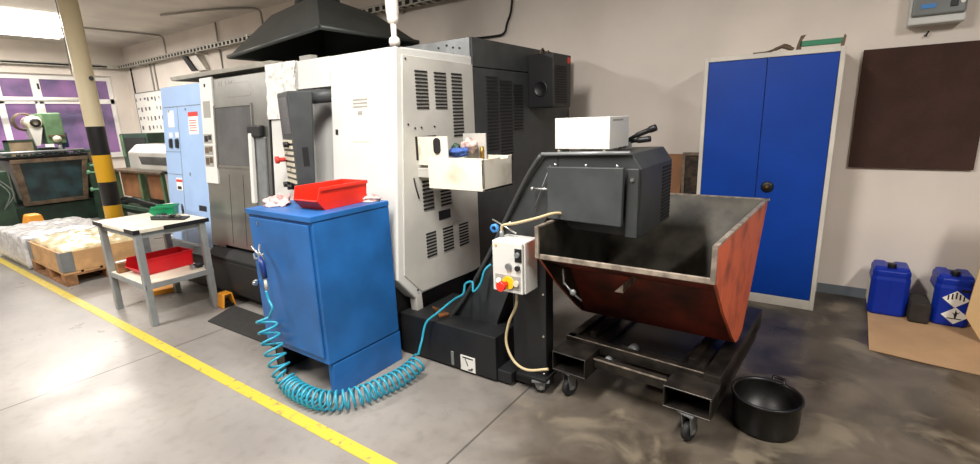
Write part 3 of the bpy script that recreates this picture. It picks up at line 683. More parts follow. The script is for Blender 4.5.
# red bin and rags on the cabinet
def scoop_bin(name, cx, cy, z, w, l, hgt, rz, m, label, group=None, cat='bin'):
    t = thing(name, (cx,cy,z), label, cat, rz, group)
    # local: front (scoop) at -y
    th = .004; x0, x1 = -w/2, w/2; ti = .006
    k = MB(); prf = [(-l/2+.045,0),(-l/2,hgt*.40),(-l/2,hgt*.5),(-l/2+.02,hgt),(l/2,hgt),(l/2-.008,0)]
    for s in (1,-1):
        n = len(prf); xa = s*w/2; vs = [(s*(w/2-ti*(1-zz/hgt)),yy,zz) for yy,zz in prf]+[(s*(w/2-ti*(1-zz/hgt)-th),yy,zz) for yy,zz in prf]
        k.add(vs,[tuple(range(n))[::-1],tuple(range(n,2*n))]+[(i,(i+1)%n,n+(i+1)%n,n+i) for i in range(n)])
    k.box(x0+ti,x1-ti,-l/2+.045,l/2-.01,0,th)
    k.hexa([(x0+ti,l/2-.014,0),(x1-ti,l/2-.014,0),(x1-ti,l/2-.01,0),(x0+ti,l/2-.01,0),(x0,l/2-.004,hgt),(x1,l/2-.004,hgt),(x1,l/2,hgt),(x0,l/2,hgt)])
    k.hexa([(x0+ti,-l/2+.045,0),(x1-ti,-l/2+.045,0),(x1-ti,-l/2+.049,0),(x0+ti,-l/2+.049,0),(x0+.006,-l/2,hgt*.45),(x1-.006,-l/2,hgt*.45),(x1-.006,-l/2+.004,hgt*.45),(x0+.006,-l/2+.004,hgt*.45)])
    k.build('tub',m,t,local=True)
    k = MB().box(x0-.005,x0+.004,-l/2+.022,l/2+.003,hgt-.016,hgt+.002).box(x1-.004,x1+.006,-l/2+.022,l/2+.003,hgt-.018,hgt+.002).box(x0-.006,x1+.006,l/2-.003,l/2+.006,hgt-.018,hgt+.002)
    k.build('rim',m,t,.002,1,local=True)
    k = MB().box(x0+.01,x1-.01,-l/2-.006,-l/2+.002,hgt*.40,hgt*.47); k.build('front_ledge',m,t,.002,1,local=True)
    return t
scoop_bin('storage_bin',-2.40,1.795,1.079,.215,.37,.128,math.radians(3),'red','bright red plastic scoop bin standing on top of the blue cabinet')
def rag(c, r, label, squash=.5, m='rag', n=6):
    import mathutils.noise as mn
    mb = MB(); mb.blob((0,0,0), 1, 1, 1, 30, 18)
    sd = random.uniform(0,50)
    for v in mb.v:
        q = v*1.6+Vector((sd,sd*.7,0)); k_ = 1+.55*mn.noise(q)+.45*abs(mn.noise(q*2.3))-.2
        v.x = c[0]+v.x*k_*r*1.15; v.y = c[1]+v.y*k_*r*.85; v.z = max(-.25,v.z*k_)*r*squash*.75
    z0 = min(v.z for v in mb.v)
    for v in mb.v: v.z += c[2]+.0005-z0
    return tag(mb.build('rag',m),label,'rag',"rags on the blue cabinet")
rag((-2.735,1.65,1.079),.085,'crumpled pinkish rag on the cabinet left of the red bin',.75)
rag((-2.31,2.0,1.079),.07,'crumpled pinkish rag on the cabinet behind the right end of the red bin',.6)
rag((-2.64,1.80,1.079),.09,'crumpled pale rag between the red bin and the operator panel',.75)

# floor mat and pedal
tag(MB().prism('z',[(-4.05,1.69),(-3.0,1.71),(-2.9,1.99),(-4.21,1.99)],.0005,.010).build('floor_mat','mat'),'thin black rubber mat on the floor before the lathe','mat')
FP = thing('foot_pedal',(-4.27,2.0,0),'yellow guarded foot pedal on the floor beside the table leg','foot pedal')
k = MB(); y0,y1 = 1.955,2.10
def arch(xa, xb, y0, y1, z, t, mb): 
    mb.hexa([(xa,y0,0.001),(xb,y0,.001),(xb,y0+t,.001),(xa,y0+t,.001),(xa,y0+.02,z),(xb,y0+.02,z),(xb,y0+.02+t,z-t),(xa,y0+.02+t,z-t)])
    mb.hexa([(xa,y1-t,.001),(xb,y1-t,.001),(xb,y1,.001),(xa,y1,.001),(xa,y1-.02-t,z-t),(xb,y1-.02-t,z-t),(xb,y1-.02,z),(xa,y1-.02,z)])
    mb.box(xa,xb,y0+.02,y1-.02,z-t,z)
ex = -.04
arch(-4.33,-4.22,1.905,2.02,.125,.011,k); k.build('guard','amber',FP,.004)
MB().box(-4.325,-4.225,1.919,2.006,.001,.02).build('pedal_base','black',FP,.003)
MB().hexa([(-4.32,1.933,.025),(-4.245,1.933,.025),(-4.245,1.995,.025),(-4.32,1.995,.025),(-4.32,1.933,.06),(-4.245,1.933,.035),(-4.245,1.995,.035),(-4.32,1.995,.06)]).build('treadle','black',FP)

# ------------------------------------------------------------------ work table
TB = thing('work_table',(-4.72,1.68,0),'grey two-tier work table with cream top and black edging','table')
tx0,tx1,ty0,ty1 = -5.17,-4.325,1.395,1.955
box(tx0,tx1,ty0,ty1,.772,.80).build('tabletop','tabletop',TB,.003)
for a in ((tx0-.004,tx0+.2,ty0-.006,ty0-.0005),(tx1-.17,tx1+.006,ty0-.006,ty0-.0005),(tx1+.0005,tx1+.006,ty0,ty0+.04),(tx1+.0005,tx1+.006,ty0+.21,ty1)): box(*a,.768,.802).build('edging','black',TB)
k = MB().box(tx0+.03,tx1-.03,ty0+.03,ty0+.055,.725,.772).box(tx0+.03,tx1-.03,ty1-.055,ty1-.03,.725,.772).box(tx1-.06,tx1-.035,ty0+.03,ty1-.03,.725,.772).box(tx0+.035,tx0+.06,ty0+.03,ty1-.03,.725,.772); k.build('apron','leg_grey',TB)
for a in (-5.115,-4.385):
    for b in (1.40,1.88): MB().box(a,a+.05,b,b+.05,0,.772).build('leg','leg_grey',TB,.005)
box(-5.10,-4.34,1.41,1.93,.325,.352).build('shelf','tabletop',TB,.003)
k = MB().box(-5.11,-4.335,1.404,1.412,.31,.352).box(-4.342,-4.334,1.41,1.93,.31,.352); k.build('shelf_rim','leg_grey',TB)
scoop_bin('storage_bin',-4.885,1.845,.801,.13,.20,.085,math.radians(-40),'green','small green plastic scoop bin on the cream table top')
tag(MB().box(-5.06,-4.94,1.90,1.985,.801,.875).build('white_carton','paper',bev=.006),'small white carton standing behind the green bin','carton')
TT = thing('tool_tray',(-4.68,1.78,.801),'low dark tray of small metal tools in front of the green bin','tool tray')
MB().prism('z',[(-4.86,1.715),(-4.70,1.66),(-4.42,1.80),(-4.53,1.90)],.801,.812).build('tray','black',TT)
for i in range(9):
    a = random.random(); b = random.random(); cx_ = -4.80+.30*a; cy_ = 1.71+.11*a+.05*b
    MB().box(cx_-.03,cx_+.03,cy_-.012,cy_+.012,.8125,.825+.015*random.random()).build('small_tool',['grey_steel','black','wheel_grey'][i%3],TT,.003)
tag(MB().cyl((-4.77,1.95,.801),(-4.77,1.95,.87),.010,10).cyl((-4.77,1.95,.87),(-4.77,1.95,.89),.006,8).build('marker_pen','black'),'dark marker pen standing upright behind the tool tray','pen')
scoop_bin('storage_bin',-4.76,1.69,.353,.25,.44,.135,math.radians(2),'red2','crimson plastic scoop bin on the lower table shelf')
CTN = thing('small_carton',(-5.04,1.53,.353),'white and yellow carton on the left of the lower shelf','carton')
box(-5.09,-5.0,1.456,1.60,.353,.43).build('carton_body','paper',CTN,.003); box(-5.092,-4.998,1.454,1.602,.37,.40).build('yellow_band','yellow',CTN)
tag(box(-4.985,-4.925,1.425,1.56,.353,.44).build('wood_block','wood_dark',bev=.003),'brown wooden block between the white carton and crimson bin','block')
CL = thing('clamp_tool',(-4.5,1.86,.353),'dark metal clamp lying at the right end of the lower shelf','clamp')
box(-4.53,-4.45,1.85,1.90,.353,.385).build('jaw','black',CL,.004); MB().cyl((-4.52,1.83,.378),(-4.40,1.80,.39),.012,10).build('screw','grey_steel',CL)
tag(box(-5.06,-4.92,1.76,1.92,.353,.39).build('paper_stack','paper_warm',bev=.003),'low stack of papers at the back of the lower shelf','paper')
tag(MB().prism('z',[(-5.46,1.80),(-5.19,1.72),(-5.125,1.91),(-5.40,1.99)],.0,.045).build('wooden_board','amber',bev=.003),'short orange-brown board on the floor under the table','board')
# ------------------------------------------------------------------ pallets
def pallet(x0, x1, y0, y1, label):
    t = thing('pallet',((x0+x1)/2,(y0+y1)/2,0),label,'pallet',0,'wooden pallets along the yellow line')
    for y in (y0,(y0+y1)/2-.05,y1-.1):
        for xx in (x0,(x0+x1)/2-.07,x1-.14):
            box(xx,xx+.14,y,y+.1,.022,.10).build('block','wood_dark',t,.003)
        box(x0,x1,y,y+.1,0,.022).build('skid','wood_dark',t,.002)
    for i in range(3):
        xx = x0+i*(x1-x0-.14)/2; box(xx,xx+.14,y0,y1,.10,.122).build('stringer','wood_dark',t,.002)
    for i in range(5):
        yy = y0+i*(y1-y0-.14)/4; box(x0,x1,yy,yy+.14,.122,.144).build('deck_board','wood',t,.002)
    return t
px0,px1,py0,py1 = -7.50,-6.325,1.375,2.175
pallet(px0,px1,py0,py1,'wooden pallet under the wooden collar beside the work table')
CLr = thing('pallet_collar',((px0+px1)/2,(py0+py1)/2,.145),'raw wooden pallet collar with grey corner hinges on a pallet','pallet collar')
for a in ((px0,px1,py0,py0+.022),(px0,px1,py1-.022,py1)): box(*a,.146,.355).build('side_board','wood',CLr,.003)
for a in ((px0,px0+.022,py0+.024,py1-.024),(px1-.022,px1,py0+.024,py1-.024)): box(*a,.146,.355).build('end_board','wood',CLr,.003)
for xx,s in ((px1,1),(px0,-1)):
    for yy,sy in ((py0,-1),(py1,1)):
        k = MB().box(min(xx,xx-s*.13),max(xx,xx-s*.13)+0,yy-.004 if sy<0 else yy,yy if sy<0 else yy+.004,.15,.36).box(min(xx,xx+s*.004),max(xx,xx+s*.004),min(yy,yy-sy*.10),max(yy,yy-sy*.10),.15,.36)
        k.build('corner_hinge','grey_steel',CLr)
def drape(x0,x1,y0,y1,z,amp,n=34,m=26,skirt=None,hump=None):
    mb = MB(); vs = []
    import mathutils.noise as mn
    for i in range(n+1):
        for j in range(m+1):
            u, w = i/n, j/m; x = x0+(x1-x0)*u; y = y0+(y1-y0)*w
            q = mn.noise((x*5,y*5,3.1))*amp + mn.noise((x*13,y*13,1.7))*amp*.6 + abs(mn.noise((x*8,y*8,7.7)))*amp*.8
            e = min(u,1-u,w,1-w); h = 0
            if hump: h = hump*min(1,e*5)
            vs.append((x,y,z+q+h))
    # skirt ring
    idx = lambda i,j: i*(m+1)+j
    fs = [(idx(i,j),idx(i+1,j),idx(i+1,j+1),idx(i,j+1)) for i in range(n) for j in range(m)]
    mb.add(vs,fs,0,True)
    ring = [idx(i,0) for i in range(n+1)]+[idx(n,j) for j in range(1,m+1)]+[idx(i,m) for i in range(n-1,-1,-1)]+[idx(0,j) for j in range(m-1,0,-1)]
    prev = ring; zs = skirt or z-.05; steps = 8
    for s in range(1,steps+1):
        cur = []
        for r_ in ring:
            v = mb.v[r_]; f = s/steps
            nx = mn.noise((v.x*9,v.y*9,s*.5))*amp*1.2*min(1,(steps-s)*.5)
            cx_, cy_ = (x0+x1)/2,(y0+y1)/2; d = Vector((v.x-cx_,v.y-cy_)).normalized()
            mb.v.append(Vector((v.x+d.x*nx,v.y+d.y*nx,v.z+(zs-v.z)*f))); cur.append(len(mb.v)-1)
        for k_ in range(len(ring)):
            a,b = k_,(k_+1)%len(ring); mb.f.append([prev[a],cur[a],cur[b],prev[b]]); mb.mi.append(0); mb.sm.append(True)
        prev = cur
    mb.f.append(prev); mb.mi.append(0); mb.sm.append(False)
    return mb
tag(drape(px0+.03,px1-.03,py0+.03,py1-.03,.36,.035,skirt=.15,hump=.05).build('film_bundle','film_yellow'),'crumpled yellowish plastic film over goods inside the wooden collar','plastic film')
pallet(-8.80,-7.60,1.40,2.20,'wooden pallet under the grey film-wrapped load at far left')
tag(drape(-8.86,-7.56,1.35,2.22,.37,.024,skirt=.015,hump=.03).build('wrapped_load','film'),'load wrapped in shiny grey plastic film on the far left pallet','wrapped load')
tag(MB().hexa([(-9.32,1.62,.0),(-8.98,1.62,.0),(-8.98,1.96,.0),(-9.32,1.96,.0),(-9.27,1.735,.455),(-9.03,1.735,.455),(-9.03,1.88,.455),(-9.27,1.88,.455)]).build('wedge_block','amber',bev=.02),'orange wedge-shaped block standing behind the film-wrapped load','block')

# ------------------------------------------------------------------ locker and wall
LK = thing('storage_locker',(-.42,4.52,0),'tall blue two-door storage locker with white frame against the wall','locker')
lx0,lx1,ly0,ly1 = -.873,.037,4.30,4.76
k = MB().box(lx0,lx1,ly0+.02,ly1,.0,1.955).box(lx0,lx0+.03,ly0,ly0+.02,0,1.955).box(lx1-.03,lx1,ly0,ly0+.02,0,1.955).box(lx0+.03,lx1-.03,ly0,ly0+.02,1.92,1.955).box(lx0+.03,lx1-.03,ly0,ly0+.02,0,.075)
k.build('carcass','locker_white',LK,.003)
xm = -.435
d1 = box(lx0+.033,xm-.002,ly0+.002,ly0+.019,.078,1.917).build('door','locker_blue',LK,.003)
d2 = box(xm+.002,lx1-.033,ly0+.002,ly0+.019,.078,1.917).build('door','locker_blue',LK,.003)
MB().lathe((-.357,ly0+.002,.954),[(0,-.012),(.03,-.012),(.042,-.006),(.045,0)],22,axis='y').build('handle_rose','black',d2)
MB().cyl((-.357,ly0-.008,.96),(-.357,ly0-.03,.96),.011,12).build('lock_barrel','brass',d2)
TL = thing('green_clamp',(-.15,4.5,1.956),'green metal frame clamp lying on top of the blue locker','clamp')
k = MB().box(-.245,.01,4.40,4.44,1.985,2.022); k.build('bar',mat('clamp_green',(48,128,92),.5),TL,.003)
MB().prism('y',[(-.27,1.957),(-.235,1.957),(-.235,2.03),(-.215,2.065),(-.245,2.06),(-.262,2.0)],4.40,4.43).build('fixed_jaw','rust',TL)
MB().prism('y',[(0.0,1.957),(.022,1.957),(.03,2.03),(.018,2.045),(.005,2.0)],4.40,4.43).build('end_jaw','rust',TL)
tag(MB().tube(catmull([(-.55,4.42,1.966),(-.46,4.42,1.968),(-.40,4.42,1.985),(-.35,4.42,2.0),(-.31,4.42,1.985),(-.285,4.42,1.97)],4),[.008]*8+[.012]*4+[.018]*5+[.014]*4,8).build('pipe_wrench','rust'),'rusty brown pipe wrench lying on the locker left of the green clamp','wrench')
tag(box(.15,.87,4.765,4.798,1.075,1.953).build('notice_board','board_brown',bev=.004),'large dark brown felt notice board on the right wall','notice board')
FB = thing('fuse_box',(.52,4.7,2.08),'grey wall fuse box with clear cover above the brown board','fuse box')
box(.374,.672,4.66,4.798,2.08,2.44).build('housing','white_paint',FB,.01)
box(.384,.664,4.635,4.66,2.132,2.43).build('cover','grey_plastic',FB,.012)
box(.43,.505,4.630,4.636,2.178,2.206).build('blue_label','screen_blue',FB)
box(.578,.618,4.630,4.636,2.173,2.218).build('breaker','black',FB,.003)
MB().cyl((.64,4.636,2.20),(.64,4.628,2.20),.012,12).build('cover_screw','paper',FB)
tag(MB().tube([(.49,4.80,2.018),(.492,4.77,2.012),(.505,4.765,2.045)],.006,6).build('wall_hook','black'),'small black hook on the wall just under the fuse box','hook')

def jerrycan(x0, x1, yf, label, hazard):
    w = x1-x0; d = .27; h_ = .38; t = thing('jerrycan',((x0+x1)/2,yf+d/2,.012),label,'jerrycan',0,'blue jerrycans by the wall')
    z0 = .0125
    k = MB()
    s = []  # body with shoulders
    c = .03; 
    out = [(x0+c,yf),(x1-c,yf),(x1,yf+c),(x1,yf+d-c),(x1-c,yf+d),(x0+c,yf+d),(x0,yf+d-c),(x0,yf+c)]
    cx_,cy_ = (x0+x1)/2, yf+d/2
    levels = [(z0,.95),(z0+.02,1.),(z0+.275,1.),(z0+.298,.955),(z0+.318,.97),(z0+.34,.96),(z0+.35,.86)]
    vs = []
    for z,f in levels: vs += [(cx_+(u-cx_)*f, cy_+(v-cy_)*f, z) for u,v in out]
    n = 8; fs = [tuple(range(n))[::-1], tuple(range(n*(len(levels)-1), n*len(levels)))]
    for i in range(len(levels)-1): fs += [(i*n+j,i*n+(j+1)%n,(i+1)*n+(j+1)%n,(i+1)*n+j) for j in range(n)]
    k.add(vs,fs); k.build('body','jerry',t,.012,3)
    # top handle lobes
    k = MB()
    for a,b in ((x0+.012,x0+w*.40),(x1-w*.42,x1-.012)): k.box(a,b,yf+.03,yf+d-.03,z0+.335,z0+.368)
    k.build('top_lobe','jerry',t,.018,3)
    MB().cyl((cx_,yf+.09,z0+.34),(cx_,yf+.09,z0+.385),.026,16).build('cap','black',t,.003)
    box(x0-.002+.0,x0+.001,yf+.05,yf+d-.05,z0+.06,z0+.25).build('side_label','paper_warm',t)
    MB().box(cx_-.003,cx_+.003,yf-.002,yf+.004,z0+.03,z0+.27).build('mould_seam','jerry',t)
    if not hazard:
        pass
    if hazard:
        y = yf-.003
        def dia(cx,cz,r,m,name,par,yo=0): return MB().prism('y',[(cx-r*1.15,cz),(cx,cz-r),(cx+r*1.15,cz),(cx,cz+r)],y-yo,y-yo+.0025).build(name,m,par)
        l1 = dia(cx_+.01,z0+.205,.062,'paper','hazard_label',t)
        k = MB()
        for i in range(5): k.box(cx_-.034+i*.02,cx_-.026+i*.02,y-.0012,y,z0+.208+abs(i-2)*-.006,z0+.255-abs(i-2)*.012)
        k.build('hand_fingers','black',l1)
        l2 = dia(cx_+.018,z0+.085,.062,'paper','hazard_label',t)
        k = MB().box(cx_-.02,cx_+.055,y-.0012,y,z0+.06,z0+.066)
        k.prism('y',[(cx_+.018,z0+.066),(cx_+.026,z0+.066),(cx_+.03,z0+.10),(cx_+.045,z0+.115),(cx_+.028,z0+.108),(cx_+.02,z0+.13),(cx_+.016,z0+.1),(cx_+.0,z0+.11),(cx_+.014,z0+.092)],y-.0012,y)
        k.build('tree_symbol','black',l2)
        MB().box(cx_+.03,cx_+.075,yf-.004,yf+.001,z0+.262,z0+.28).build('moulded_grip','black',t)
    return t
jerrycan(.372,.602,4.42,'plain blue plastic jerrycan nearest the white locker',False)
jerrycan(.728,.935,4.40,'blue plastic jerrycan with two white hazard diamonds',True)
tag(box(.605,.722,4.36,4.60,.012,.165).build('foam_block','block',bev=.015),'dark foam block standing between the two blue jerrycans','block')
tag(MB().prism('z',[(.355,3.735),(.62,3.69),(.865,3.665),(1.6,3.60),(1.6,4.76),(.392,4.76)],.001,.0115).build('cardboard_sheet','cardboard',bev=.002),'flat brown cardboard sheet on the floor under the jerrycans','cardboard')
cp = MB(); pol = [(.862,.16),(.96,.0),(1.7,.0),(1.7,1.0),(.93,.95)]
n = len(pol); vs = [(u,4.17+.12*w,w+.013) for u,w in pol]+[(u,4.182+.12*w,w+.013) for u,w in pol]
cp.add(vs,[tuple(range(n))[::-1],tuple(range(n,2*n))]+[(i,(i+1)%n,n+(i+1)%n,n+i) for i in range(n)])
tag(cp.build('leaning_cardboard','cardboard_light'),'pale cardboard panel leaning at the right edge beside the hazard-labelled jerrycan','cardboard')
tag(MB().hexa([(-1.5,4.50,0),(-1.09,4.50,0),(-1.09,4.53,0),(-1.5,4.53,0),(-1.5,4.66,1.17),(-1.075,4.66,1.17),(-1.075,4.69,1.17),(-1.5,4.69,1.17)]).build('wooden_board','brown_board'),'brown wooden panel leaning on the wall left of the locker','panel')
PF = thing('picture_frame',(-.98,4.6,0),'dark panel in a grey wooden frame between brown panel and locker','frame')
k = MB().box(-1.07,-1.045,4.60,4.64,0,1.19).box(-.91,-.885,4.60,4.64,0,1.19).box(-1.045,-.91,4.60,4.64,1.165,1.19).box(-1.045,-.91,4.60,4.64,0,.03); k.build('frame_bars',mat('weathered_wood',(140,122,104),.7,0,.2,20),PF)
box(-1.045,-.91,4.615,4.63,.03,1.165).build('backing',mat('mottled_dark_board',(84,66,50),.7,0,.5,22,rgb2=(40,32,26)),PF)

# ------------------------------------------------------------------ back wall services
tr = thing('cable_tray',(-8,4.7,2.88),'galvanised ladder cable tray running along the white wall','cable tray')
k = MB().box(XL+.02,-1.6,4.60,4.608,2.90,2.912).box(XL+.02,-1.6,4.60,4.608,2.972,2.984).box(XL+.02,-1.6,4.73,4.74,2.90,2.975)
nr = 90
for i in range(nr):
    x = XL+.2+i*(11.6/nr); k.box(x,x+.035,4.61,4.73,2.90,2.915); k.box(x-.024,x+.024,4.594,4.60,2.90,2.984)
k.build('ladder','galv',tr)
k = MB().box(XL+.05,-1.6,4.62,4.72,2.916,2.968); k.build('cables',mat('cable_bundle',(58,55,52),.7,0,.3,8),tr)
for x in (-12.2,-9.6,-7.0,-4.6): MB().box(x,x+.04,4.60,4.798,2.87,2.90).build('bracket','galv',tr)
tr2 = thing('cable_tray',(-13.2,2,2.88),'galvanised ladder cable tray running above the windows','cable tray')
k = MB().box(XL+.16,XL+.17,YF+.2,4.6,2.90,2.975).box(XL+.01,XL+.02,YF+.2,4.6,2.90,2.975)
for i in range(70): y = 4.5-i*.1; k.box(XL+.02,XL+.16,y,y+.03,2.90,2.915); k.box(XL+.17,XL+.176,y,y+.008,2.90,2.975)
k.build('ladder','galv',tr2)
MB().box(XL+.03,XL+.15,YF+.3,4.6,2.916,2.945).build('cables','rust',tr2)
MB().box(XL+.178,XL+.182,1.2,4.4,2.915,2.95).build('shadow_slots','slot',tr2)
def conduit(pts, r, label, m='conduit', n=4):
    return tag(MB().tube(catmull(pts,n),r,8).build('conduit',m),label,'conduit')
conduit([(-13.0,4.782,2.98),(-13.0,4.782,2.3),(-12.99,4.782,1.2),(-12.99,4.782,.0)],.014,'dark cable dropping down the wall in the far corner','slot')
conduit([(-12.0,4.782,2.98),(-12.0,4.782,2.4),(-11.98,4.782,.0)],.016,'grey conduit dropping from the tray, left one of the pair')
conduit([(-11.82,4.782,2.98),(-11.82,4.782,2.4),(-11.8,4.782,.0)],.016,'grey conduit dropping from the tray, right one of the pair')
conduit([(-11.0,1.6,3.345),(-11.0,3.3,3.345),(-10.95,4.45,3.345),(-10.9,4.64,3.32),(-10.9,4.67,3.2),(-10.9,4.67,2.985)],.016,'grey ceiling conduit bending down into the tray near the lamp')
conduit([(-9.08,4.77,3.36),(-9.08,4.77,3.0),(-9.1,4.795,2.6),(-9.1,4.78,1.5)],.016,'grey conduit falling straight down behind the steel door')
conduit([(-9.05,3.9,3.345),(-8.2,4.2,3.345),(-7.7,4.5,3.345),(-7.5,4.64,3.32),(-7.48,4.67,3.2),(-7.48,4.67,2.985)],.016,'grey ceiling conduit bending down to the tray left of the hood')
conduit([(-2.93,4.77,3.37),(-2.95,4.77,2.75),(-3.02,4.77,2.55),(-3.06,4.77,2.46),(-3.2,4.77,2.44),(-3.75,4.77,2.46)],.012,'dark cable bending along the wall above the rear cabinet','slot')
WLp = thing('wall_floodlight',(-9.9,4.6,2.6),'white wall floodlight with dark glass slanting under the cable tray','floodlight')
MB().hexa([(-9.8,4.72,2.60),(-9.55,4.72,2.60),(-9.55,4.79,2.62),(-9.8,4.79,2.62),(-9.95,4.66,2.86),(-9.72,4.66,2.86),(-9.72,4.79,2.88),(-9.95,4.79,2.88)]).build('housing','pipe_white',WLp,.008)
MB().hexa([(-9.98,4.66,2.60),(-9.81,4.66,2.60),(-9.81,4.71,2.60),(-9.98,4.71,2.60),(-10.15,4.60,2.87),(-9.99,4.60,2.87),(-9.99,4.65,2.87),(-10.15,4.65,2.87)]).build('lens','black',WLp,.006)
SBd = thing('shadow_board',(-12.3,4.78,1.2),'white wall board with rows of small dark tool silhouettes','board')
box(-12.95,-11.5,4.745,4.76,1.25,2.35).build('panel','paper',SBd)
k = MB()
for i in range(7):
    for j in range(5):
        if random.random() < .2: continue
        a = -12.9+i*.19+random.uniform(-.03,.03); z = 2.25-j*.2; k.box(a,a+random.uniform(.03,.09),4.741,4.746,z-random.uniform(.04,.10),z)
k.build('silhouettes','silhouette',SBd)
k = MB().box(-12.97,-12.95,4.74,4.762,1.25,2.37).box(-12.97,-11.5,4.74,4.762,2.35,2.37); k.build('board_frame','grey_plastic',SBd)

def lamp(x, y0, y1, label):
    t = thing('ceiling_lamp',(x,(y0+y1)/2,3.3),label,'ceiling lamp',0,'fluorescent ceiling lamps')
    MB().prism('y',[(x-.14,3.365),(x+.14,3.365),(x+.10,3.29),(x-.10,3.29)],y0,y1).build('lamp_body','lamp_body',t,.004)
    for dx in (-.10,.10):
        MB().cyl((x+dx,y0+.03,3.25),(x+dx,y1-.03,3.25),.03,12).build('tube','tube_glow',t)
    MB().prism('y',[(x-.24,3.345),(x+.24,3.345),(x+.20,3.30),(x-.20,3.30)],y0+.02,y1-.02).build('reflector','lamp_glow',t)
    for yy in (y0,y1-.03): MB().box(x-.10,x+.10,yy,yy+.03,3.24,3.29).build('tube_holder','lamp_body',t)
lamp(-10.3,1.2,3.1,'twin-tube fluorescent ceiling lamp nearer the pillar')
lamp(-11.6,1.2,3.3,'twin-tube fluorescent ceiling lamp nearer the windows')

# ------------------------------------------------------------------ bar feeder and far-left machinery
BF = thing('bar_feeder',(-7.2,2.95,0),'white bar feeder cabinet with dark window at the lathe end','bar feeder')
k = MB().prism('x',[(2.80,1.02),(2.80,1.25),(2.92,1.36),(3.2,1.36),(3.2,.99),(2.88,.98)],-8.28,-5.6); k.build('housing','white_paint',BF,.02,3)
MB().hexa([(-7.85,2.796,1.09),(-7.0,2.796,1.09),(-7.0,2.806,1.09),(-7.85,2.806,1.09),(-7.92,2.796,1.20),(-7.0,2.796,1.20),(-7.0,2.806,1.20),(-7.92,2.806,1.20)]).build('window','glass_dark',BF,.004)
for x in (-7.45,-6.0): MB().box(x,x+.2,2.9,3.1,.1,1.03).box(x-.08,x+.28,2.85,3.15,0,.1).build('stand','white_paint',BF,.006)
MB().cyl((-7.30,2.84,1.0),(-7.18,2.84,1.0),.03,12).build('clamp_knob','black',BF)

GC = thing('green_cabinet',(-11.2,4.0,0),'green steel cabinet with open dark front behind the bar feeder','cabinet')
box(-11.75,-10.45,3.9,4.5,0,1.5).build('carcass','green_dark',GC,.01)
box(-11.55,-10.55,3.89,3.901,1.1,1.42).build('dark_front','slot',GC); box(-11.72,-11.57,3.885,3.9,1.05,1.48).build('pale_edge','green_paint',GC)
WBn = thing('green_workbench',(-9.8,3.5,0),'green framed workbench with brown side panels behind the pillar','workbench')
box(-10.9,-8.75,3.35,3.85,.84,.88).build('bench_top','rust',WBn,.004)
for x in (-10.85,-9.72,-8.85): MB().box(x,x+.08,3.37,3.45,0,.84).build('leg','green_paint',WBn,.004)
box(-10.75,-9.75,3.46,3.48,.38,.83).build('brown_panel','brown_board',WBn); box(-9.6,-8.9,3.46,3.48,.40,.83).build('brown_panel','brown_board',WBn)
box(-10.85,-8.78,3.22,3.42,.22,.28).build('rail','green_dark',WBn,.004); box(-10.85,-8.78,3.36,3.42,.10,.15).build('rail','green_dark',WBn,.004)
chp = MB()
for i in range(12): chp.tube(catmull([(-10.6+random.uniform(0,.5),3.29+random.uniform(-.04,.03),.30),(-10.2+random.uniform(0,.6),3.28,.34+random.uniform(0,.08)),(-9.5+random.uniform(0,.5),3.3,.30+random.uniform(0,.06)),(-9.0,3.3,.32)],4),.022,6)
tag(chp.build('cable_heap','black'),'tangled heap of black cables lying along the green bench rail','cables')
tag(MB().blob((-12.0,3.78,1.02),.12,.15,.15,jit=.05).build('grey_canister','grey_plastic') if False else MB().lathe((-11.95,3.75,.88),[(0,0),(.13,0),(.14,.03),(.14,.26),(.08,.32),(.05,.34),(0,.34)],18).build('grey_canister',mat('lilac_plastic',(168,160,176),.5)),'pale lilac canister standing on the green workbench end','canister') if False else None

ML = thing('milling_machine',(-11.5,2.6,0),'old green milling machine with teal coolant tray below the windows','machine')
X = -11.0
box(-12.4,-11.1,2.0,3.1,0,.36).build('base','green_dark',ML,.02)
box(-12.5,-11.7,2.15,3.0,.36,1.3).build('column','green_dark',ML,.02)
k = MB().hexa([(X,2.19,.42),(X,2.94,.42),(X-.9,2.94,.42),(X-.9,2.19,.42),(X+.04,2.14,1.12),(X+.04,3.06,1.12),(X-.9,3.06,1.12),(X-.9,2.14,1.12)]); k.build('coolant_tray','teal_dark',ML,.01)
k = MB()
k.hexa([(X+.005,2.10,.38),(X+.03,2.10,.38),(X+.03,2.20,.38),(X+.005,2.20,.38),(X+.045,2.06,1.14),(X+.065,2.06,1.14),(X+.065,2.16,1.14),(X+.045,2.16,1.14)])
k.box(X,X+.07,2.06,3.08,1.09,1.15).box(X,X+.035,2.14,2.96,.38,.44)
k.hexa([(X+.005,2.90,.38),(X+.03,2.90,.38),(X+.03,2.97,.38),(X+.005,2.97,.38),(X+.045,3.0,1.14),(X+.065,3.0,1.14),(X+.065,3.08,1.14),(X+.045,3.08,1.14)])
k.build('tray_frame','rust',ML)
box(-11.8,-10.98,1.9,3.1,1.15,1.20).build('table','slot',ML,.004)
MB().cyl((-10.93,1.6,1.265),(-10.93,3.05,1.262),.022,10).build('guard_rail','grey_steel',ML)
k = MB()
for i in range(10): k.cyl((-11.05,2.2+i*.09,1.2),(-11.05,2.2+i*.09,1.22+.05*random.random()),.03,10)
k.build('table_clamps','teal_dark',ML)
hd_ = box(-11.9,-11.0,2.60,2.86,1.38,1.90).build('spindle_head','green_paint',ML,.025,3)
MB().lathe((-11.0,2.73,1.46),[(0,.07),(.03,.07),(.03,.05),(.055,.05),(.06,0)],20,axis='x').build('spindle_hub','key_cream',hd_)
MB().box(-11.01,-10.97,2.62,2.86,1.50,1.53).build('head_band','rust',hd_)
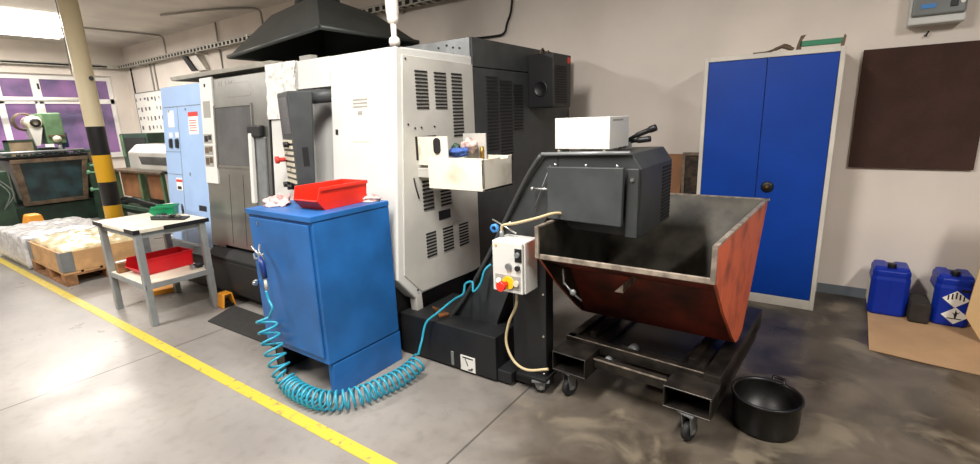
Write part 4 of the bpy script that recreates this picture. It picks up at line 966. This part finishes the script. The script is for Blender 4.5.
MB().lathe((-11.2,2.50,1.74),[(0,.2),(.05,.2),(.06,.18),(.09,.18),(.115,.12),(.12,.0),(.12,-.1)],24,axis='x').build('motor','key_cream',ML)
MB().lathe((-10.99,2.50,1.74),[(.04,.02),(.07,.02),(.07,-.02),(.04,-.02),(.04,.02)],20,axis='x').build('motor_ring','black',ML)
MB().lathe((-11.2,2.40,1.76),[(.12,.06),(.15,.06),(.15,-.06),(.12,-.06),(.12,.06)],24,axis='x').build('belt_guard','rust',ML)
k = MB().hexa([(X,2.45,1.36),(X,2.50,1.36),(X-.3,2.5,1.36),(X-.3,2.45,1.36),(X,2.4,1.66),(X,2.58,1.66),(X-.3,2.58,1.66),(X-.3,2.4,1.66)]); k.build('head_bracket','grey_white',ML)
box(-11.5,-11.3,2.86,2.96,1.30,1.56).build('motor_block',mat('dark_blue_paint',(30,48,84),.5),ML,.01)
MB().cyl((-11.0,2.75,1.38),(-11.0,2.75,1.22),.03,12).build('tool_holder','grey_steel',ML)
SGd = thing('splash_guard',(-11.2,2.25,1.2),'tan splash guard panel in green frame left of the milling head','guard')
box(-11.1,-11.08,2.12,2.42,1.205,1.44).build('panel',mat('tan_panel',(150,132,104),.6,0,.2,6),SGd)
k = MB().box(-11.11,-11.07,2.06,2.12,1.202,1.47).box(-11.11,-11.07,2.42,2.46,1.202,1.44).box(-11.11,-11.07,2.06,2.46,1.44,1.47); k.build('frame','green_dark',SGd)
SG2 = thing('control_cabinet',(-11.4,3.2,0),'dark narrow cabinet on the right side of the milling machine','cabinet')
box(-11.8,-11.1,3.12,3.34,0,1.24).build('carcass','green_dark',SG2,.01); box(-11.101,-11.09,3.14,3.32,.72,1.20).build('door','rust',SG2,.004)
HR = thing('hydraulic_pipes',(-10.8,3.1,0),'bundle of pale green pipes beside the striped pillar','pipes')
for y,z in ((3.0,.55),(3.0,.86),(3.05,.98)): MB().cyl((-10.85,y,z),(-10.85,y+.28,z-.02),.035,12).build('pipe',mat('pale_green',(100,150,116),.5),HR)
MB().box(-10.9,-10.82,3.03,3.10,0,1.02).build('upright','green_dark',HR)
SWc = thing('green_guard',(-10.6,1.8,0),'dark green machine guard with cables at the far left edge','guard')
box(-11.2,-10.7,1.0,1.95,0,1.0).build('guard_body','green_dark',SWc,.02)
k = MB()
for i in range(2): k.tube(catmull([(-10.68,1.7+i*.06,1.2-random.random()*.2),(-10.64,1.75+i*.05,.9),(-10.62,1.9+.05*i,.65),(-10.66,1.8,.4)],4),.008,6)
k.build('loose_cables','grey_plastic',SWc)
WP = thing('white_pipe',(-12.9,2,2.2),'white horizontal pipe crossing in front of the windows','pipe')
MB().cyl((-12.9,-.2,2.22),(-12.9,3.95,2.22),.045,12).build('pipe_run','pipe_white',WP)
for y in (.15,3.9): MB().box(-12.92,-12.88,y-.02,y+.02,0,2.2).build('upright','pipe_white',WP)

# ------------------------------------------------------------------ lights, world, camera
def area(x, y, z, sx, sy, p, col=(1,.955,.905), rot=(0,0,0)):
    l = bpy.data.lights.new('tube_and_added_light','AREA'); l.shape = 'RECTANGLE'; l.size = sx; l.size_y = sy; l.energy = p; l.color = col
    o = bpy.data.objects.new('tube_and_added_light', l); o.location = (x,y,z); o.rotation_euler = rot; C.objects.link(o); return o
area(-10.2,2.35,3.22,.25,1.6,72)
area(-11.5,2.4,3.22,.25,1.8,72)
area(-9.6,-1.2,3.3,.3,2.0,75)  # added unseen light, gives the steel door its bright top reflection
area(-4.8,-.7,3.3,.3,2.8,155)
area(-1.4,.6,3.3,.3,1.8,135)
area(1.9,.8,3.3,.3,1.8,110)  # added unseen fill light, brightens the right wall and bin side
wd = bpy.data.worlds.new('world'); bpy.context.scene.world = wd; wd.use_nodes = True
wd.node_tree.nodes['Background'].inputs[0].default_value = (.6,.65,.75,1); wd.node_tree.nodes['Background'].inputs[1].default_value = .15

cam = bpy.data.cameras.new('camera'); co = bpy.data.objects.new('camera', cam); C.objects.link(co)
cam.sensor_width = 36; cam.lens = 36*481.7/980; cam.clip_start = .05; cam.clip_end = 60
yaw, pit, rol = [math.radians(a) for a in (-35.03,13.27,-2.014)]
fwd = Vector((math.sin(yaw)*math.cos(pit), math.cos(yaw)*math.cos(pit), -math.sin(pit)))
rt = Vector((math.cos(yaw),-math.sin(yaw),0)); up_ = rt.cross(fwd)
r2 = rt*math.cos(rol)+up_*math.sin(rol); u2 = -rt*math.sin(rol)+up_*math.cos(rol)
co.matrix_world = Matrix(((r2.x,u2.x,-fwd.x,0),(r2.y,u2.y,-fwd.y,0),(r2.z,u2.z,-fwd.z,1.55),(0,0,0,1)))
sc = bpy.context.scene; sc.camera = co
sc.view_settings.view_transform = 'Standard'; sc.view_settings.look = 'None'; sc.view_settings.gamma = 1
sc.view_settings.use_curve_mapping = False; sc.view_settings.exposure = .56
